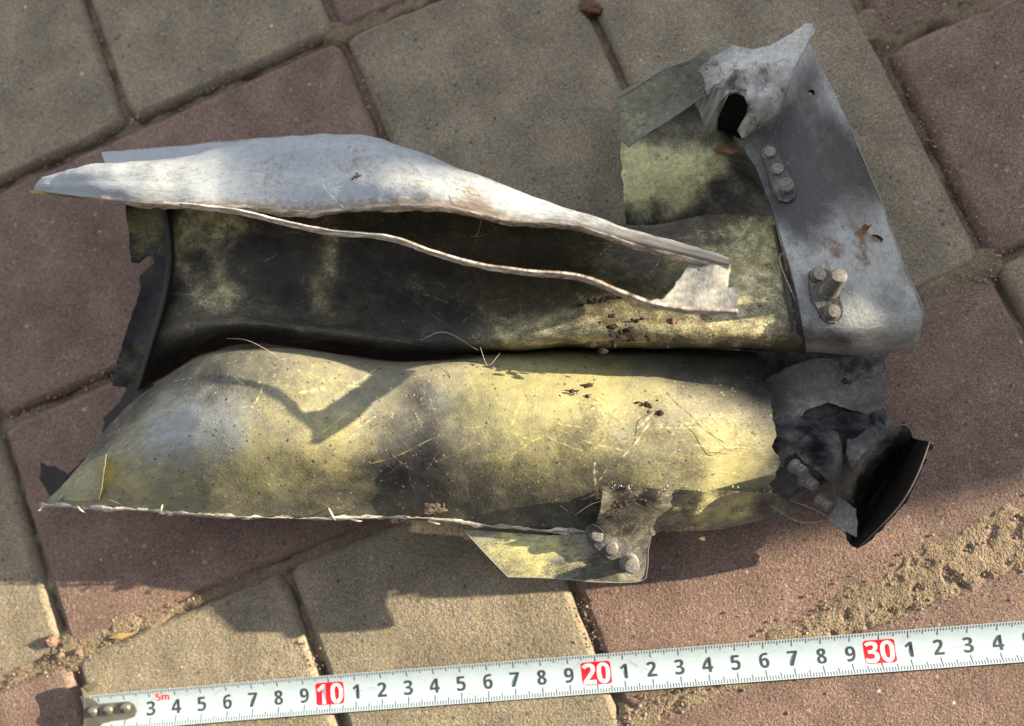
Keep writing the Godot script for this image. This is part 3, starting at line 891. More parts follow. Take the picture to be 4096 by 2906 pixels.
# =================================================================== the torn casing
func build_fragment() -> void:
	var root := thing("metal_fragment", "large torn and scorched sheet metal casing with flaking yellow paint lying on the paving", "metal fragment")
	var soot := flat_mat(Color(0.17, 0.165, 0.165), 0.75)
	var steel := concrete(301, [Color(0.52, 0.52, 0.52), Color(0.62, 0.62, 0.61), Color(0.40, 0.39, 0.38), Color(0.54, 0.50, 0.45)], Color(0.54, 0.54, 0.53), 128, 4.0)
	steel.roughness = 0.55
	steel.metallic = 0.2
	steel.heightmap_scale = 0.01
	var dull := concrete(303, [Color(0.34, 0.33, 0.32), Color(0.46, 0.45, 0.43), Color(0.22, 0.21, 0.20), Color(0.38, 0.34, 0.30)], Color(0.34, 0.335, 0.325), 128, 4.0)
	dull.heightmap_scale = 0.03

	# the long rounded underside that lies nearest the tape
	var lobe := [
		[Vector3(3.94, 1.00, -11.96), Vector3(6.05, 1.40, -13.06), Vector3(7.85, 1.80, -13.11), Vector3(10.44, 2.00, -12.75), Vector3(13.42, 2.00, -12.04), Vector3(15.64, 2.00, -11.75), Vector3(18.18, 1.60, -11.88), Vector3(21.09, 1.40, -11.68), Vector3(24.29, 1.40, -11.28), Vector3(27.30, 1.20, -10.93)],
		[Vector3(4.29, 2.60, -11.51), Vector3(7.13, 4.00, -12.26), Vector3(9.03, 4.60, -12.43), Vector3(11.47, 4.80, -12.13), Vector3(14.15, 4.80, -11.45), Vector3(16.13, 4.80, -11.20), Vector3(18.36, 3.90, -11.32), Vector3(21.02, 3.60, -11.05), Vector3(24.07, 3.30, -10.68), Vector3(27.13, 2.60, -10.28)],
		[Vector3(3.41, 3.10, -10.48), Vector3(6.64, 4.70, -11.11), Vector3(9.14, 5.50, -10.95), Vector3(11.64, 5.70, -10.57), Vector3(14.20, 5.40, -10.09), Vector3(16.15, 5.50, -9.87), Vector3(18.40, 5.80, -9.77), Vector3(20.85, 5.70, -9.57), Vector3(23.76, 5.20, -9.29), Vector3(26.71, 4.20, -8.98)],
		[Vector3(2.68, 3.20, -9.54), Vector3(5.63, 4.60, -9.86), Vector3(8.77, 5.60, -9.53), Vector3(11.48, 5.80, -9.09), Vector3(14.08, 5.60, -8.73), Vector3(16.09, 5.80, -8.53), Vector3(18.26, 5.90, -8.30), Vector3(20.69, 5.80, -8.15), Vector3(23.57, 5.30, -7.86), Vector3(26.70, 4.30, -7.71)],
		[Vector3(1.68, 2.90, -8.77), Vector3(4.55, 4.10, -8.74), Vector3(7.99, 4.80, -8.23), Vector3(10.99, 5.00, -7.88), Vector3(13.70, 4.80, -7.55), Vector3(15.82, 5.00, -7.29), Vector3(18.04, 5.00, -7.01), Vector3(20.53, 4.90, -6.77), Vector3(23.42, 4.50, -6.47), Vector3(26.69, 3.50, -6.49)],
		[Vector3(0.78, 2.70, -8.09), Vector3(3.51, 3.40, -7.70), Vector3(7.19, 3.80, -7.08), Vector3(10.41, 3.90, -6.79), Vector3(13.33, 3.90, -6.48), Vector3(15.50, 3.90, -6.15), Vector3(17.80, 3.90, -5.78), Vector3(20.38, 3.70, -5.39), Vector3(23.34, 2.90, -5.08), Vector3(26.81, 2.20, -5.36)],
	]
	var paint := metal(900, 320, 3, Color(0.52, 0.51, 0.445), [{c = Color(0.66, 0.64, 0.47), f = [[0.717, 0.35, 0.106, 0.316, 0.95], [0.733, 0.275, 0.055, 0.202, 0.4], [0.8, 0.35, 0.06, 0.221, 0.4], [0.65, 0.525, 0.091, 0.251, 0.45], [0.717, 0.7, 0.077, 0.254, 0.6], [0.833, 0.675, 0.07, 0.26, 0.5], [0.95, 0.65, 0.051, 0.211, 0.75], [0.917, 0.55, 0.046, 0.173, 0.45], [0.05, 0.825, 0.074, 0.213, 0.6], [0.133, 0.825, 0.055, 0.212, 0.5], [0.283, 0.675, 0.054, 0.191, 0.3], [0.35, 0.625, 0.078, 0.285, 0.35], [0.4, 0.75, 0.066, 0.275, 0.5], [0.4, 0.525, 0.04, 0.133, 0.3], [0.317, 0.35, 0.044, 0.12, 0.3], [0.267, 0.725, 0.033, 0.122, 0.35], [0.9, 0.875, 0.045, 0.199, 0.5], [0.933, 0.925, 0.033, 0.164, 0.5], [0.383, 0.375, 0.078, 0.254, 0.3], [0.25, 0.9, 0.087, 0.404, 0.45], [0.617, 0.375, 0.063, 0.173, 0.3]], amp = 0.8, freq = 6.0, sharp = 1.5, speck = 0.5, bias = -0.14},
		{c = Color(0.235, 0.232, 0.23), f = [[0.033, 0.275, 0.068, 0.188, 0.8], [0.017, 0.5, 0.051, 0.155, 0.7], [0.133, 0.275, 0.075, 0.18, 0.5], [0.2, 0.35, 0.042, 0.096, 0.5], [0.25, 0.3, 0.067, 0.175, 0.4], [0.517, 0.35, 0.039, 0.092, 0.6], [0.533, 0.55, 0.064, 0.163, 0.55], [0.467, 0.7, 0.05, 0.157, 0.5], [0.5, 0.875, 0.107, 0.364, 0.55], [0.233, 0.8, 0.032, 0.128, 0.3], [0.733, 0.9, 0.082, 0.303, 0.65], [0.817, 0.85, 0.061, 0.236, 0.7], [0.85, 0.525, 0.029, 0.104, 0.45], [0.9, 0.675, 0.025, 0.098, 0.55], [0.783, 0.525, 0.031, 0.105, 0.3], [0.933, 0.275, 0.055, 0.249, 0.6], [1.0, 0.325, 0.05, 0.203, 0.9], [0.6, 0.85, 0.097, 0.332, 0.5], [0.383, 0.9, 0.064, 0.313, 0.35], [0.317, 0.4, 0.043, 0.124, 0.3], [1.0, 0.7, 0.016, 0.073, 0.8]], amp = 0.7, freq = 5.0, sharp = 1.0, speck = 0.4, bias = -0.17},
		{c = Color(0.60, 0.625, 0.635), f = [[0.133, 0.475, 0.061, 0.145, 0.5], [0.183, 0.55, 0.06, 0.171, 0.6], [0.15, 0.625, 0.044, 0.134, 0.35], [0.233, 0.5, 0.045, 0.129, 0.4], [0.533, 0.375, 0.034, 0.084, 0.5], [0.817, 0.575, 0.024, 0.084, 0.35], [0.25, 0.6, 0.042, 0.132, 0.35], [0.4, 0.475, 0.035, 0.115, 0.3]], amp = 0.8, freq = 8.0, sharp = 1.1, speck = 0.5, bias = -0.14},
		{c = Color(0.72, 0.70, 0.51), f = [[0.717, 0.35, 0.127, 0.379, 0.3], [0.383, 0.75, 0.078, 0.33, 0.25], [0.65, 0.525, 0.091, 0.251, 0.2], [0.833, 0.575, 0.069, 0.251, 0.2], [0.95, 0.65, 0.051, 0.211, 0.2], [0.4, 0.375, 0.067, 0.216, 0.2], [0.9, 0.875, 0.057, 0.249, 0.2]], amp = 1.0, freq = 22.0, sharp = 6.0, speck = 0.5, bias = -0.22},
		{c = Color(0.24, 0.23, 0.225), f = [[0.783, 0.375, 0.075, 0.261, 0.2], [0.517, 0.525, 0.113, 0.279, 0.25], [0.833, 0.625, 0.058, 0.213, 0.25], [0.233, 0.35, 0.102, 0.253, 0.25], [0.733, 0.875, 0.11, 0.399, 0.25], [0.35, 0.775, 0.064, 0.276, 0.15]], amp = 1.0, freq = 26.0, sharp = 6.0, speck = 0.5, bias = -0.26}], {lines = [[0.35, 0.575, 0.4, 0.45, 2, 0], [0.4, 0.45, 0.417, 0.35, 1, 0], [0.433, 0.675, 0.55, 0.55, 2, 0], [0.667, 0.525, 0.7, 0.575, 2, 0], [0.6, 0.75, 0.6, 0.85, 1, 0], [0.683, 0.4, 0.667, 0.5, 3, 0], [0.767, 0.575, 0.817, 0.625, 2, 0], [0.817, 0.65, 0.85, 0.5, 2.5, 1], [0.833, 0.525, 0.85, 0.475, 2.5, 1], [0.733, 0.5, 0.767, 0.525, 2, 0], [0.717, 0.55, 0.667, 0.625, 2, 0], [0.783, 0.475, 0.8, 0.575, 1, 0], [0.9, 0.6, 0.95, 0.625, 2, 1], [0.917, 0.725, 0.917, 0.775, 1, 0], [0.783, 0.675, 0.783, 0.775, 3, 1], [0.783, 0.775, 0.8, 0.7, 2, 1], [0.467, 0.625, 0.5, 0.7, 2, 0], [0.433, 0.6, 0.467, 0.7, 1, 0], [0.417, 0.6, 0.467, 0.7, 1, 0], [0.717, 0.55, 0.767, 0.625, 2, 0], [0.75, 0.55, 0.733, 0.525, 2, 0], [0.533, 0.7, 0.55, 0.625, 2, 0], [0.95, 0.55, 0.95, 0.675, 1, 0], [0.867, 0.525, 0.9, 0.525, 2, 0], [0.867, 0.375, 0.9, 0.5, 2, 2], [0.9, 0.5, 0.933, 0.6, 2, 2], [0.867, 0.85, 0.883, 0.925, 4, 0], [0.883, 0.925, 0.9, 0.875, 4, 0], [0.4, 0.325, 0.417, 0.325, 4, 0], [0.333, 0.375, 0.367, 0.35, 5, 0], [0.533, 0.675, 0.617, 0.575, 1, 0], [0.683, 0.7, 0.717, 0.8, 1, 0], [0.267, 0.45, 0.283, 0.35, 3, 0], [0.6, 0.25, 0.617, 0.4, 1, 0]], scratches = 70, rough = 0.6, spec = 0.4, relief = 0.022, grain = 0.15,
		specks = [[500, Color(0.85, 0.84, 0.78), 0.4, 0.9], [420, Color(0.17, 0.15, 0.14), 0.4, 1.1], [700, Color(0.76, 0.73, 0.48), 0.4, 1.5], [500, Color(0.30, 0.29, 0.28), 0.5, 1.6], [40, Color(0.30, 0.23, 0.19), 0.8, 1.8]]})
	put("lower_shell", sheet(lobe, 150, 60, 0.11, 0.07, 0.35, [0.05, 0.35, 0.0, 0.06], 4), paint, root)
	put("backing_skin", plate([
		Vector3(4.35, 1.80, -12.32), Vector3(3.67, 2.00, -12.22), Vector3(3.37, 2.20, -11.56), Vector3(2.87, 2.30, -11.00),
		Vector3(2.76, 2.30, -10.34), Vector3(2.04, 2.20, -9.67), Vector3(1.24, 2.10, -9.08), Vector3(0.54, 1.90, -9.41),
		Vector3(-0.06, 1.80, -9.58), Vector3(-0.19, 1.70, -8.98), Vector3(0.05, 1.60, -8.42), Vector3(0.52, 1.70, -8.16),
		Vector3(1.90, 2.10, -8.87), Vector3(3.67, 2.30, -10.47), Vector3(5.03, 2.20, -11.64),
	], [], 0.08, 0.4, 0.05, 0.12, 8), soot, root)
	var turned := metal(160, 160, 63, Color(0.56, 0.55, 0.44), [{c = Color(0.62, 0.61, 0.49), f = [[0.5, 0.5, 0.4, 0.4, 0.6]], amp = 0.8, freq = 3.0, sharp = 1.3, bias = 0.0}], {relief = 0.03})
	put("turned_up_edge", plate([
		Vector3(1.41, 2.98, -8.19), Vector3(1.89, 3.15, -8.62), Vector3(2.59, 3.36, -9.12), Vector3(3.27, 3.68, -9.42),
		Vector3(4.38, 4.56, -9.52), Vector3(4.27, 4.54, -8.99), Vector3(3.79, 4.01, -8.33), Vector3(3.46, 3.65, -8.00),
		Vector3(2.35, 3.28, -8.05),
	], [], 0.03, 0.3, 0.02, 0.03, 12), turned, root)
	var bright := metal(512, 32, 66, Color(0.60, 0.58, 0.53), [{c = Color(0.80, 0.79, 0.75), f = [], amp = 1.6, freq = 1.2, sharp = 1.6, bias = 0.55}, {c = Color(0.30, 0.28, 0.25), f = [], amp = 1.5, freq = 2.5, sharp = 2.0, bias = 0.1}], {relief = 0.06, rough = 0.5})
	var torn := put("torn_edge", sheet([
		[Vector3(0.64, 2.82, -8.19), Vector3(1.53, 2.99, -8.06), Vector3(2.46, 3.22, -7.94), Vector3(3.37, 3.46, -7.84), Vector3(4.19, 3.58, -7.74), Vector3(4.97, 3.67, -7.64), Vector3(5.75, 3.75, -7.53), Vector3(6.51, 3.84, -7.41), Vector3(7.27, 3.92, -7.27), Vector3(7.99, 3.94, -7.18), Vector3(8.88, 3.97, -7.06), Vector3(9.76, 4.00, -6.94), Vector3(10.81, 4.02, -6.82), Vector3(11.84, 4.02, -6.74), Vector3(12.86, 4.02, -6.68), Vector3(13.88, 4.02, -6.59), Vector3(14.88, 4.02, -6.46), Vector3(15.87, 4.02, -6.28), Vector3(16.85, 4.02, -6.07), Vector3(17.82, 4.02, -5.87), Vector3(18.78, 3.95, -5.71), Vector3(19.75, 3.87, -5.59), Vector3(20.59, 3.82, -5.51)],
		[Vector3(0.67, 2.88, -8.06), Vector3(1.56, 3.04, -7.94), Vector3(2.46, 3.23, -7.82), Vector3(3.39, 3.51, -7.72), Vector3(4.22, 3.65, -7.62), Vector3(5.00, 3.72, -7.52), Vector3(5.76, 3.78, -7.42), Vector3(6.51, 3.85, -7.29), Vector3(7.28, 3.95, -7.16), Vector3(8.03, 4.04, -7.07), Vector3(8.90, 4.04, -6.94), Vector3(9.76, 4.02, -6.83), Vector3(10.81, 4.05, -6.71), Vector3(11.86, 4.11, -6.63), Vector3(12.86, 4.05, -6.56), Vector3(13.87, 4.04, -6.48), Vector3(14.88, 4.07, -6.35), Vector3(15.88, 4.09, -6.17), Vector3(16.85, 4.06, -5.96), Vector3(17.82, 4.08, -5.76), Vector3(18.77, 3.95, -5.60), Vector3(19.74, 3.94, -5.48), Vector3(20.57, 3.88, -5.41)],
		[Vector3(0.47, 2.72, -7.91), Vector3(1.43, 2.89, -7.85), Vector3(2.34, 3.12, -7.71), Vector3(3.19, 3.36, -7.58), Vector3(4.09, 3.48, -7.51), Vector3(4.86, 3.57, -7.49), Vector3(5.63, 3.65, -7.23), Vector3(6.55, 3.74, -7.17), Vector3(7.17, 3.82, -7.11), Vector3(7.87, 3.84, -6.97), Vector3(8.67, 3.87, -6.81), Vector3(9.65, 3.90, -6.83), Vector3(10.73, 3.92, -6.68), Vector3(11.67, 3.92, -6.50), Vector3(12.72, 3.92, -6.47), Vector3(13.77, 3.92, -6.38), Vector3(14.94, 3.92, -6.27), Vector3(15.90, 3.92, -6.00), Vector3(16.73, 3.92, -5.81), Vector3(17.76, 3.92, -5.73), Vector3(18.81, 3.84, -5.53), Vector3(19.70, 3.77, -5.30), Vector3(20.54, 3.72, -5.31)],
	], 220, 8, 0.03, 0.05, 0.9, [0.1, 0.1, 0.08, 0.07], 21), bright, root)
	for s: Array in [
		[Vector3(0.86, 2.82, -8.02), Vector3(0.68, 3.00, -7.83)],
		[Vector3(1.53, 2.99, -8.14), Vector3(1.78, 3.17, -8.34)],
		[Vector3(2.32, 3.19, -7.90), Vector3(2.70, 3.37, -7.63)],
		[Vector3(3.29, 3.44, -8.21), Vector3(4.50, 3.62, -7.69)],
		[Vector3(5.74, 3.75, -7.38), Vector3(5.97, 3.93, -7.68)],
		[Vector3(12.00, 4.02, -6.55), Vector3(11.85, 4.20, -7.01)],
		[Vector3(12.51, 4.02, -6.54), Vector3(12.97, 4.20, -6.44)],
		[Vector3(15.13, 4.02, -6.23), Vector3(15.56, 4.20, -6.11)],
	]:
		var mid: Vector3 = s[0].lerp(s[1], 0.5) + Vector3(0.03, 0.08, 0.02)
		put("shard", strand([s[0], mid, s[1]], 0.04, 5, 8), flat_mat(Color(0.72, 0.70, 0.65), 0.55), torn)

	# the trough above it
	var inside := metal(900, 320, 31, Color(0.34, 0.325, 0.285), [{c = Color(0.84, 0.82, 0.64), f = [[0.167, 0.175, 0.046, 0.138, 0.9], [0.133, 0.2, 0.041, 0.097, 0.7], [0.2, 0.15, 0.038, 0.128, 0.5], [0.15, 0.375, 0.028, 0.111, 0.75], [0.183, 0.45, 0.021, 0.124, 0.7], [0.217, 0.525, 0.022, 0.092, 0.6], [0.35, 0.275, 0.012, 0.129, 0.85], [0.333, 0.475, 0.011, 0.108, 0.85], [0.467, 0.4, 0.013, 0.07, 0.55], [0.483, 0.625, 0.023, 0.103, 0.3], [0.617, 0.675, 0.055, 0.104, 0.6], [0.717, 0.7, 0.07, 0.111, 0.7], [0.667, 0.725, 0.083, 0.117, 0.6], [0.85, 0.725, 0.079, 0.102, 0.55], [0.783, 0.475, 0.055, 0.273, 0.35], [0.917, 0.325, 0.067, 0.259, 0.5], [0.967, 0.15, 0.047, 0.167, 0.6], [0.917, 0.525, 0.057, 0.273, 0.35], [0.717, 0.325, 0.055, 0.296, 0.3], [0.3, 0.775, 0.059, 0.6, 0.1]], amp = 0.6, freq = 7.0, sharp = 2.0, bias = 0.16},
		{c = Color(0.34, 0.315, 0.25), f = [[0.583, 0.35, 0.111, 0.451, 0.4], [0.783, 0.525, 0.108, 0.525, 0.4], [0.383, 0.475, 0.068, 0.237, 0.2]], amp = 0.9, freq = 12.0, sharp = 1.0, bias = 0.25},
		{c = Color(0.20, 0.195, 0.195), f = [[0.25, 0.225, 0.043, 0.15, 0.6], [0.283, 0.475, 0.052, 0.207, 0.7], [0.167, 0.3, 0.04, 0.124, 0.7], [0.417, 0.175, 0.069, 0.222, 0.5], [0.417, 0.525, 0.083, 0.294, 0.6], [0.5, 0.675, 0.061, 0.316, 0.6], [0.117, 0.5, 0.062, 0.119, 0.6], [0.667, 0.825, 0.083, 0.095, 0.3], [0.783, 0.175, 0.056, 0.279, 0.5], [0.85, 0.825, 0.079, 0.068, 0.2], [0.05, 1.0, 0.07, 0.16, 1.0], [0.15, 1.0, 0.07, 0.16, 1.0], [0.25, 1.0, 0.07, 0.16, 1.0], [0.35, 1.0, 0.07, 0.16, 1.0], [0.45, 1.0, 0.07, 0.16, 1.0], [0.55, 1.0, 0.07, 0.07, 0.9], [0.65, 1.0, 0.07, 0.07, 0.9], [0.75, 1.0, 0.07, 0.07, 0.9], [0.85, 1.0, 0.07, 0.07, 0.9], [0.95, 1.0, 0.07, 0.07, 0.9]], amp = 0.9, freq = 6.0, sharp = 1.2, bias = -0.02}], {lines = [[0.433, 0.4, 0.5, 0.575, 1, 0], [0.717, 0.725, 0.783, 0.825, 1, 1], [0.55, 0.475, 0.6, 0.8, 1, 0], [0.633, 0.6, 0.65, 0.775, 1, 1]], scratches = 120, rough = 0.55, relief = 0.04,  # soot; its last rows blackened to put the groove's shade into the colour
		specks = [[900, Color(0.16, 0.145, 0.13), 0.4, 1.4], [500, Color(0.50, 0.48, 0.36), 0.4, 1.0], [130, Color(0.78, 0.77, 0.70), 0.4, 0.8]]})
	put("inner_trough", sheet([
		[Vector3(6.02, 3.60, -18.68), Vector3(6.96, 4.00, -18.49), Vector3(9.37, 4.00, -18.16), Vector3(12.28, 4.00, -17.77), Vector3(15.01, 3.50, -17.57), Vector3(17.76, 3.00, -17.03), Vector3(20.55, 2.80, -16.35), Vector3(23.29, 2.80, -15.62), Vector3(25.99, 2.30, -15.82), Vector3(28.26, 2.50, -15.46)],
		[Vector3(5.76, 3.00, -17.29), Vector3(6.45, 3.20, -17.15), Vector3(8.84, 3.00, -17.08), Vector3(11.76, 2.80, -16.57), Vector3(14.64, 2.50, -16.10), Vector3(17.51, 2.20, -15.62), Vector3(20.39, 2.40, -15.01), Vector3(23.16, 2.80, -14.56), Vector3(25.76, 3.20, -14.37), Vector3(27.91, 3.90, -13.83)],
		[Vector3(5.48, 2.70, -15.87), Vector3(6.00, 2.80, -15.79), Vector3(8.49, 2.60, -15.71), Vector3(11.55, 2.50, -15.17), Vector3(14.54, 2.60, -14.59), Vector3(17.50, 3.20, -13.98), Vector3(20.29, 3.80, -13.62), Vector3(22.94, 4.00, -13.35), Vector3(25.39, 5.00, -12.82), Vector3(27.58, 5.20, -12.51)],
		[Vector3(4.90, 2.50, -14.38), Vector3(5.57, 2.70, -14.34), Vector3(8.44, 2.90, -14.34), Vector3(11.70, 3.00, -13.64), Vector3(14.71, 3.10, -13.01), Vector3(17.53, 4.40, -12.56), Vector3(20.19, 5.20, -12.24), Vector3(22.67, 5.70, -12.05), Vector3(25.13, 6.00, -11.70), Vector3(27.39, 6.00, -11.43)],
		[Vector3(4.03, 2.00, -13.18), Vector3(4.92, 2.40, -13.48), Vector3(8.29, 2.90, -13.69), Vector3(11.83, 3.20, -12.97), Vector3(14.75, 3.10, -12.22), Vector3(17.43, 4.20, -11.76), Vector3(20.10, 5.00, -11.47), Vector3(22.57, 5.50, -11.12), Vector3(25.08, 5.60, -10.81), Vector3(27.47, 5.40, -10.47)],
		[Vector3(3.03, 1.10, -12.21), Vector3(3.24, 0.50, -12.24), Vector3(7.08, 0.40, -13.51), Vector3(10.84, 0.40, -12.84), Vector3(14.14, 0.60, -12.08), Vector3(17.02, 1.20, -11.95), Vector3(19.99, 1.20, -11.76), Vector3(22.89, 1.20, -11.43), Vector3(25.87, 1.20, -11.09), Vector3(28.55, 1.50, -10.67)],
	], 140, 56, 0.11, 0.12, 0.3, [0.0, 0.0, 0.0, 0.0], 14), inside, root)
	var band := metal(128, 256, 37, Color(0.20, 0.20, 0.205), [{c = Color(0.52, 0.50, 0.31), f = [[0.75, 0.1, 0.25, 0.3, 0.8], [0.3, 0.85, 0.2, 0.1, 0.5], [0.1, 0.15, 0.2, 0.2, 0.4]], amp = 0.9, freq = 5.0, sharp = 1.6, bias = -0.02}, {c = Color(0.10, 0.10, 0.12), f = [[0.5, 0.42, 0.5, 0.2, 0.8]], amp = 0.8, freq = 4.0, sharp = 1.3, bias = 0.0}], {relief = 0.04})
	put("end_band", plate([
		Vector3(4.98, 3.92, -18.63), Vector3(6.57, 3.92, -18.42), Vector3(6.45, 3.47, -17.26), Vector3(6.28, 3.17, -16.35),
		Vector3(5.90, 3.02, -15.00), Vector3(5.09, 2.62, -13.47), Vector3(4.03, 1.82, -12.04), Vector3(2.85, 1.72, -12.26),
		Vector3(3.47, 2.32, -13.05), Vector3(4.23, 2.82, -14.18), Vector3(4.71, 2.97, -15.04), Vector3(4.91, 3.02, -15.49),
		Vector3(4.92, 3.07, -16.01), Vector3(5.24, 3.12, -16.22), Vector3(5.58, 3.17, -16.40), Vector3(5.55, 3.22, -16.65),
		Vector3(5.28, 3.22, -16.69), Vector3(4.96, 3.22, -16.50), Vector3(4.73, 3.22, -16.53), Vector3(4.77, 3.37, -17.20),
		Vector3(4.88, 3.62, -17.99),
	], [
		Vector3(5.69, 3.50, -17.92), Vector3(5.57, 3.35, -17.22), Vector3(5.05, 2.75, -15.15), Vector3(4.51, 2.45, -14.13),
		Vector3(3.74, 2.05, -13.13),
	], 0.1, 0.3, 0.05, 0.06, 17), band, root)
	put("end_ring", sheet([
		[Vector3(6.33, 4.02, -18.42), Vector3(6.52, 4.16, -18.34), Vector3(6.63, 4.16, -18.33), Vector3(6.50, 3.75, -18.49)],
		[Vector3(6.37, 3.87, -17.90), Vector3(6.56, 4.01, -17.83), Vector3(6.67, 4.01, -17.82), Vector3(6.54, 3.60, -17.96)],
		[Vector3(6.31, 3.62, -17.24), Vector3(6.50, 3.76, -17.17), Vector3(6.61, 3.76, -17.16), Vector3(6.48, 3.35, -17.29)],
		[Vector3(6.13, 3.32, -16.33), Vector3(6.32, 3.46, -16.27), Vector3(6.44, 3.46, -16.25), Vector3(6.31, 3.05, -16.37)],
		[Vector3(5.72, 3.12, -15.00), Vector3(5.92, 3.26, -14.95), Vector3(6.03, 3.26, -14.93), Vector3(5.90, 2.85, -15.03)],
		[Vector3(4.97, 2.82, -13.45), Vector3(5.17, 2.96, -13.41), Vector3(5.29, 2.96, -13.40), Vector3(5.15, 2.55, -13.47)],
		[Vector3(3.92, 2.02, -12.04), Vector3(4.12, 2.16, -12.01), Vector3(4.24, 2.16, -11.99), Vector3(4.09, 1.75, -12.04)],
	], 6, 60, 0.08, 0.03, 0.9), soot, root)

	# white outer skin, curled over the trough
	var white := metal(900, 256, 47, Color(0.63, 0.665, 0.70), [{c = Color(0.52, 0.475, 0.43), f = [[0.15, 1.0, 0.12, 0.07, 0.5], [0.3, 1.0, 0.14, 0.08, 0.8], [0.45, 1.0, 0.1, 0.09, 0.75], [0.58, 1.0, 0.1, 0.1, 0.8], [0.7, 1.0, 0.1, 0.16, 0.8], [0.333, 0.675, 0.03, 0.157, 0.35], [0.467, 0.6, 0.03, 0.132, 0.35], [0.65, 0.725, 0.036, 0.341, 0.4], [0.567, 0.775, 0.025, 0.197, 0.3], [0.667, 0.925, 0.026, 0.268, 0.5], [0.183, 0.525, 0.052, 0.47, 0.25], [0.533, 0.6, 0.038, 0.189, 0.25]], amp = 1.0, freq = 14.0, sharp = 1.6, bias = -0.04},
		{c = Color(0.40, 0.395, 0.40), f = [[1.0, 0.8, 0.18, 0.8, 1.1], [0.88, 1.0, 0.14, 0.3, 0.9]], amp = 0.9, freq = 10.0, sharp = 1.3, bias = -0.1}], {lines = [[0.417, 0.725, 0.45, 0.975, 2, 3], [0.467, 0.9, 0.5, 0.875, 1, 3], [0.617, 0.675, 0.65, 0.65, 3, 2], [0.633, 0.675, 0.667, 0.675, 3, 2], [0.133, 0.55, 0.183, 0.55, 1, 2], [0.217, 0.65, 0.233, 0.65, 1, 2], [0.25, 0.575, 0.317, 0.675, 1, 3], [0.117, 0.725, 0.167, 0.725, 1, 2]], scratches = 90, ink = Color(0.62, 0.58, 0.54), rough = 0.5, relief = 0.03, grain = 0.10,  # right end painted grey to stand for its unlit face
		specks = [[700, Color(0.42, 0.36, 0.31), 0.4, 0.9], [220, Color(0.60, 0.53, 0.46), 0.5, 1.6]]})
	put("white_panel", sheet([
		[Vector3(2.32, 3.60, -19.79), Vector3(3.38, 2.50, -20.41), Vector3(5.89, 2.30, -20.13), Vector3(8.95, 2.00, -20.14), Vector3(11.15, 1.50, -20.11), Vector3(13.70, 1.50, -19.67), Vector3(16.17, 1.50, -18.73), Vector3(18.40, 1.80, -17.61), Vector3(20.89, 2.50, -16.25), Vector3(23.12, 4.00, -14.84), Vector3(25.30, 7.00, -12.92)],
		[Vector3(3.09, 5.40, -19.22), Vector3(5.29, 6.00, -19.11), Vector3(7.86, 6.00, -18.96), Vector3(10.54, 5.60, -19.41), Vector3(12.61, 5.80, -19.22), Vector3(14.80, 6.00, -18.77), Vector3(16.92, 6.40, -17.53), Vector3(18.79, 6.80, -16.34), Vector3(20.82, 7.00, -15.21), Vector3(22.74, 7.60, -14.07), Vector3(24.98, 8.50, -12.76)],
		[Vector3(2.86, 5.60, -18.96), Vector3(5.70, 6.50, -18.28), Vector3(8.21, 6.60, -17.87), Vector3(10.77, 6.30, -17.89), Vector3(12.93, 6.80, -17.41), Vector3(15.20, 7.60, -16.80), Vector3(17.20, 8.00, -16.10), Vector3(18.90, 8.10, -15.29), Vector3(20.84, 8.00, -14.59), Vector3(22.70, 8.30, -13.64), Vector3(24.95, 8.70, -12.57)],
		[Vector3(2.64, 5.50, -18.78), Vector3(5.68, 6.40, -17.74), Vector3(8.19, 6.50, -17.16), Vector3(10.74, 6.40, -16.75), Vector3(12.91, 7.00, -16.11), Vector3(15.17, 7.80, -15.71), Vector3(17.19, 8.30, -15.27), Vector3(18.87, 8.30, -14.70), Vector3(20.81, 8.20, -14.29), Vector3(22.67, 8.30, -13.39), Vector3(24.95, 8.60, -12.43)],
	], 150, 40, 0.16, 0.10, 0.5, [0.1, 0.05, 0.0, 0.10], 25), white, root)
	put("rear_panel_edge", sheet([
		[Vector3(4.43, 4.00, -19.81), Vector3(7.23, 4.40, -19.53), Vector3(10.34, 4.80, -19.19), Vector3(12.37, 5.00, -19.04)],
		[Vector3(4.00, 3.60, -20.68), Vector3(7.05, 4.00, -20.32), Vector3(10.32, 4.40, -19.98), Vector3(12.27, 4.80, -19.66)],
	], 60, 8, 0.08, 0.05, 0.7, [0.05, 0.0, 0.0, 0.05], 27), white, root)
	var lip := metal(512, 32, 58, Color(0.62, 0.57, 0.51), [{c = Color(0.83, 0.82, 0.80), f = [], amp = 1.5, freq = 1.4, sharp = 1.5, bias = 0.45}, {c = Color(0.38, 0.33, 0.29), f = [[0.75, 0.5, 0.2, 1.0, 0.4]], amp = 1.5, freq = 2.5, sharp = 1.6, bias = 0.0}], {relief = 0.04})
	put("primer_layer", plate([
		Vector3(2.30, 5.20, -18.93), Vector3(2.93, 5.25, -18.81), Vector3(4.02, 5.50, -18.48), Vector3(5.08, 5.90, -18.06),
		Vector3(4.51, 5.70, -18.17), Vector3(3.33, 5.30, -18.57), Vector3(2.29, 5.15, -18.84),
	], [], 0.05, 0.15, 0.0, 0.03, 29), flat_mat(Color(0.66, 0.62, 0.36), 0.7), root)
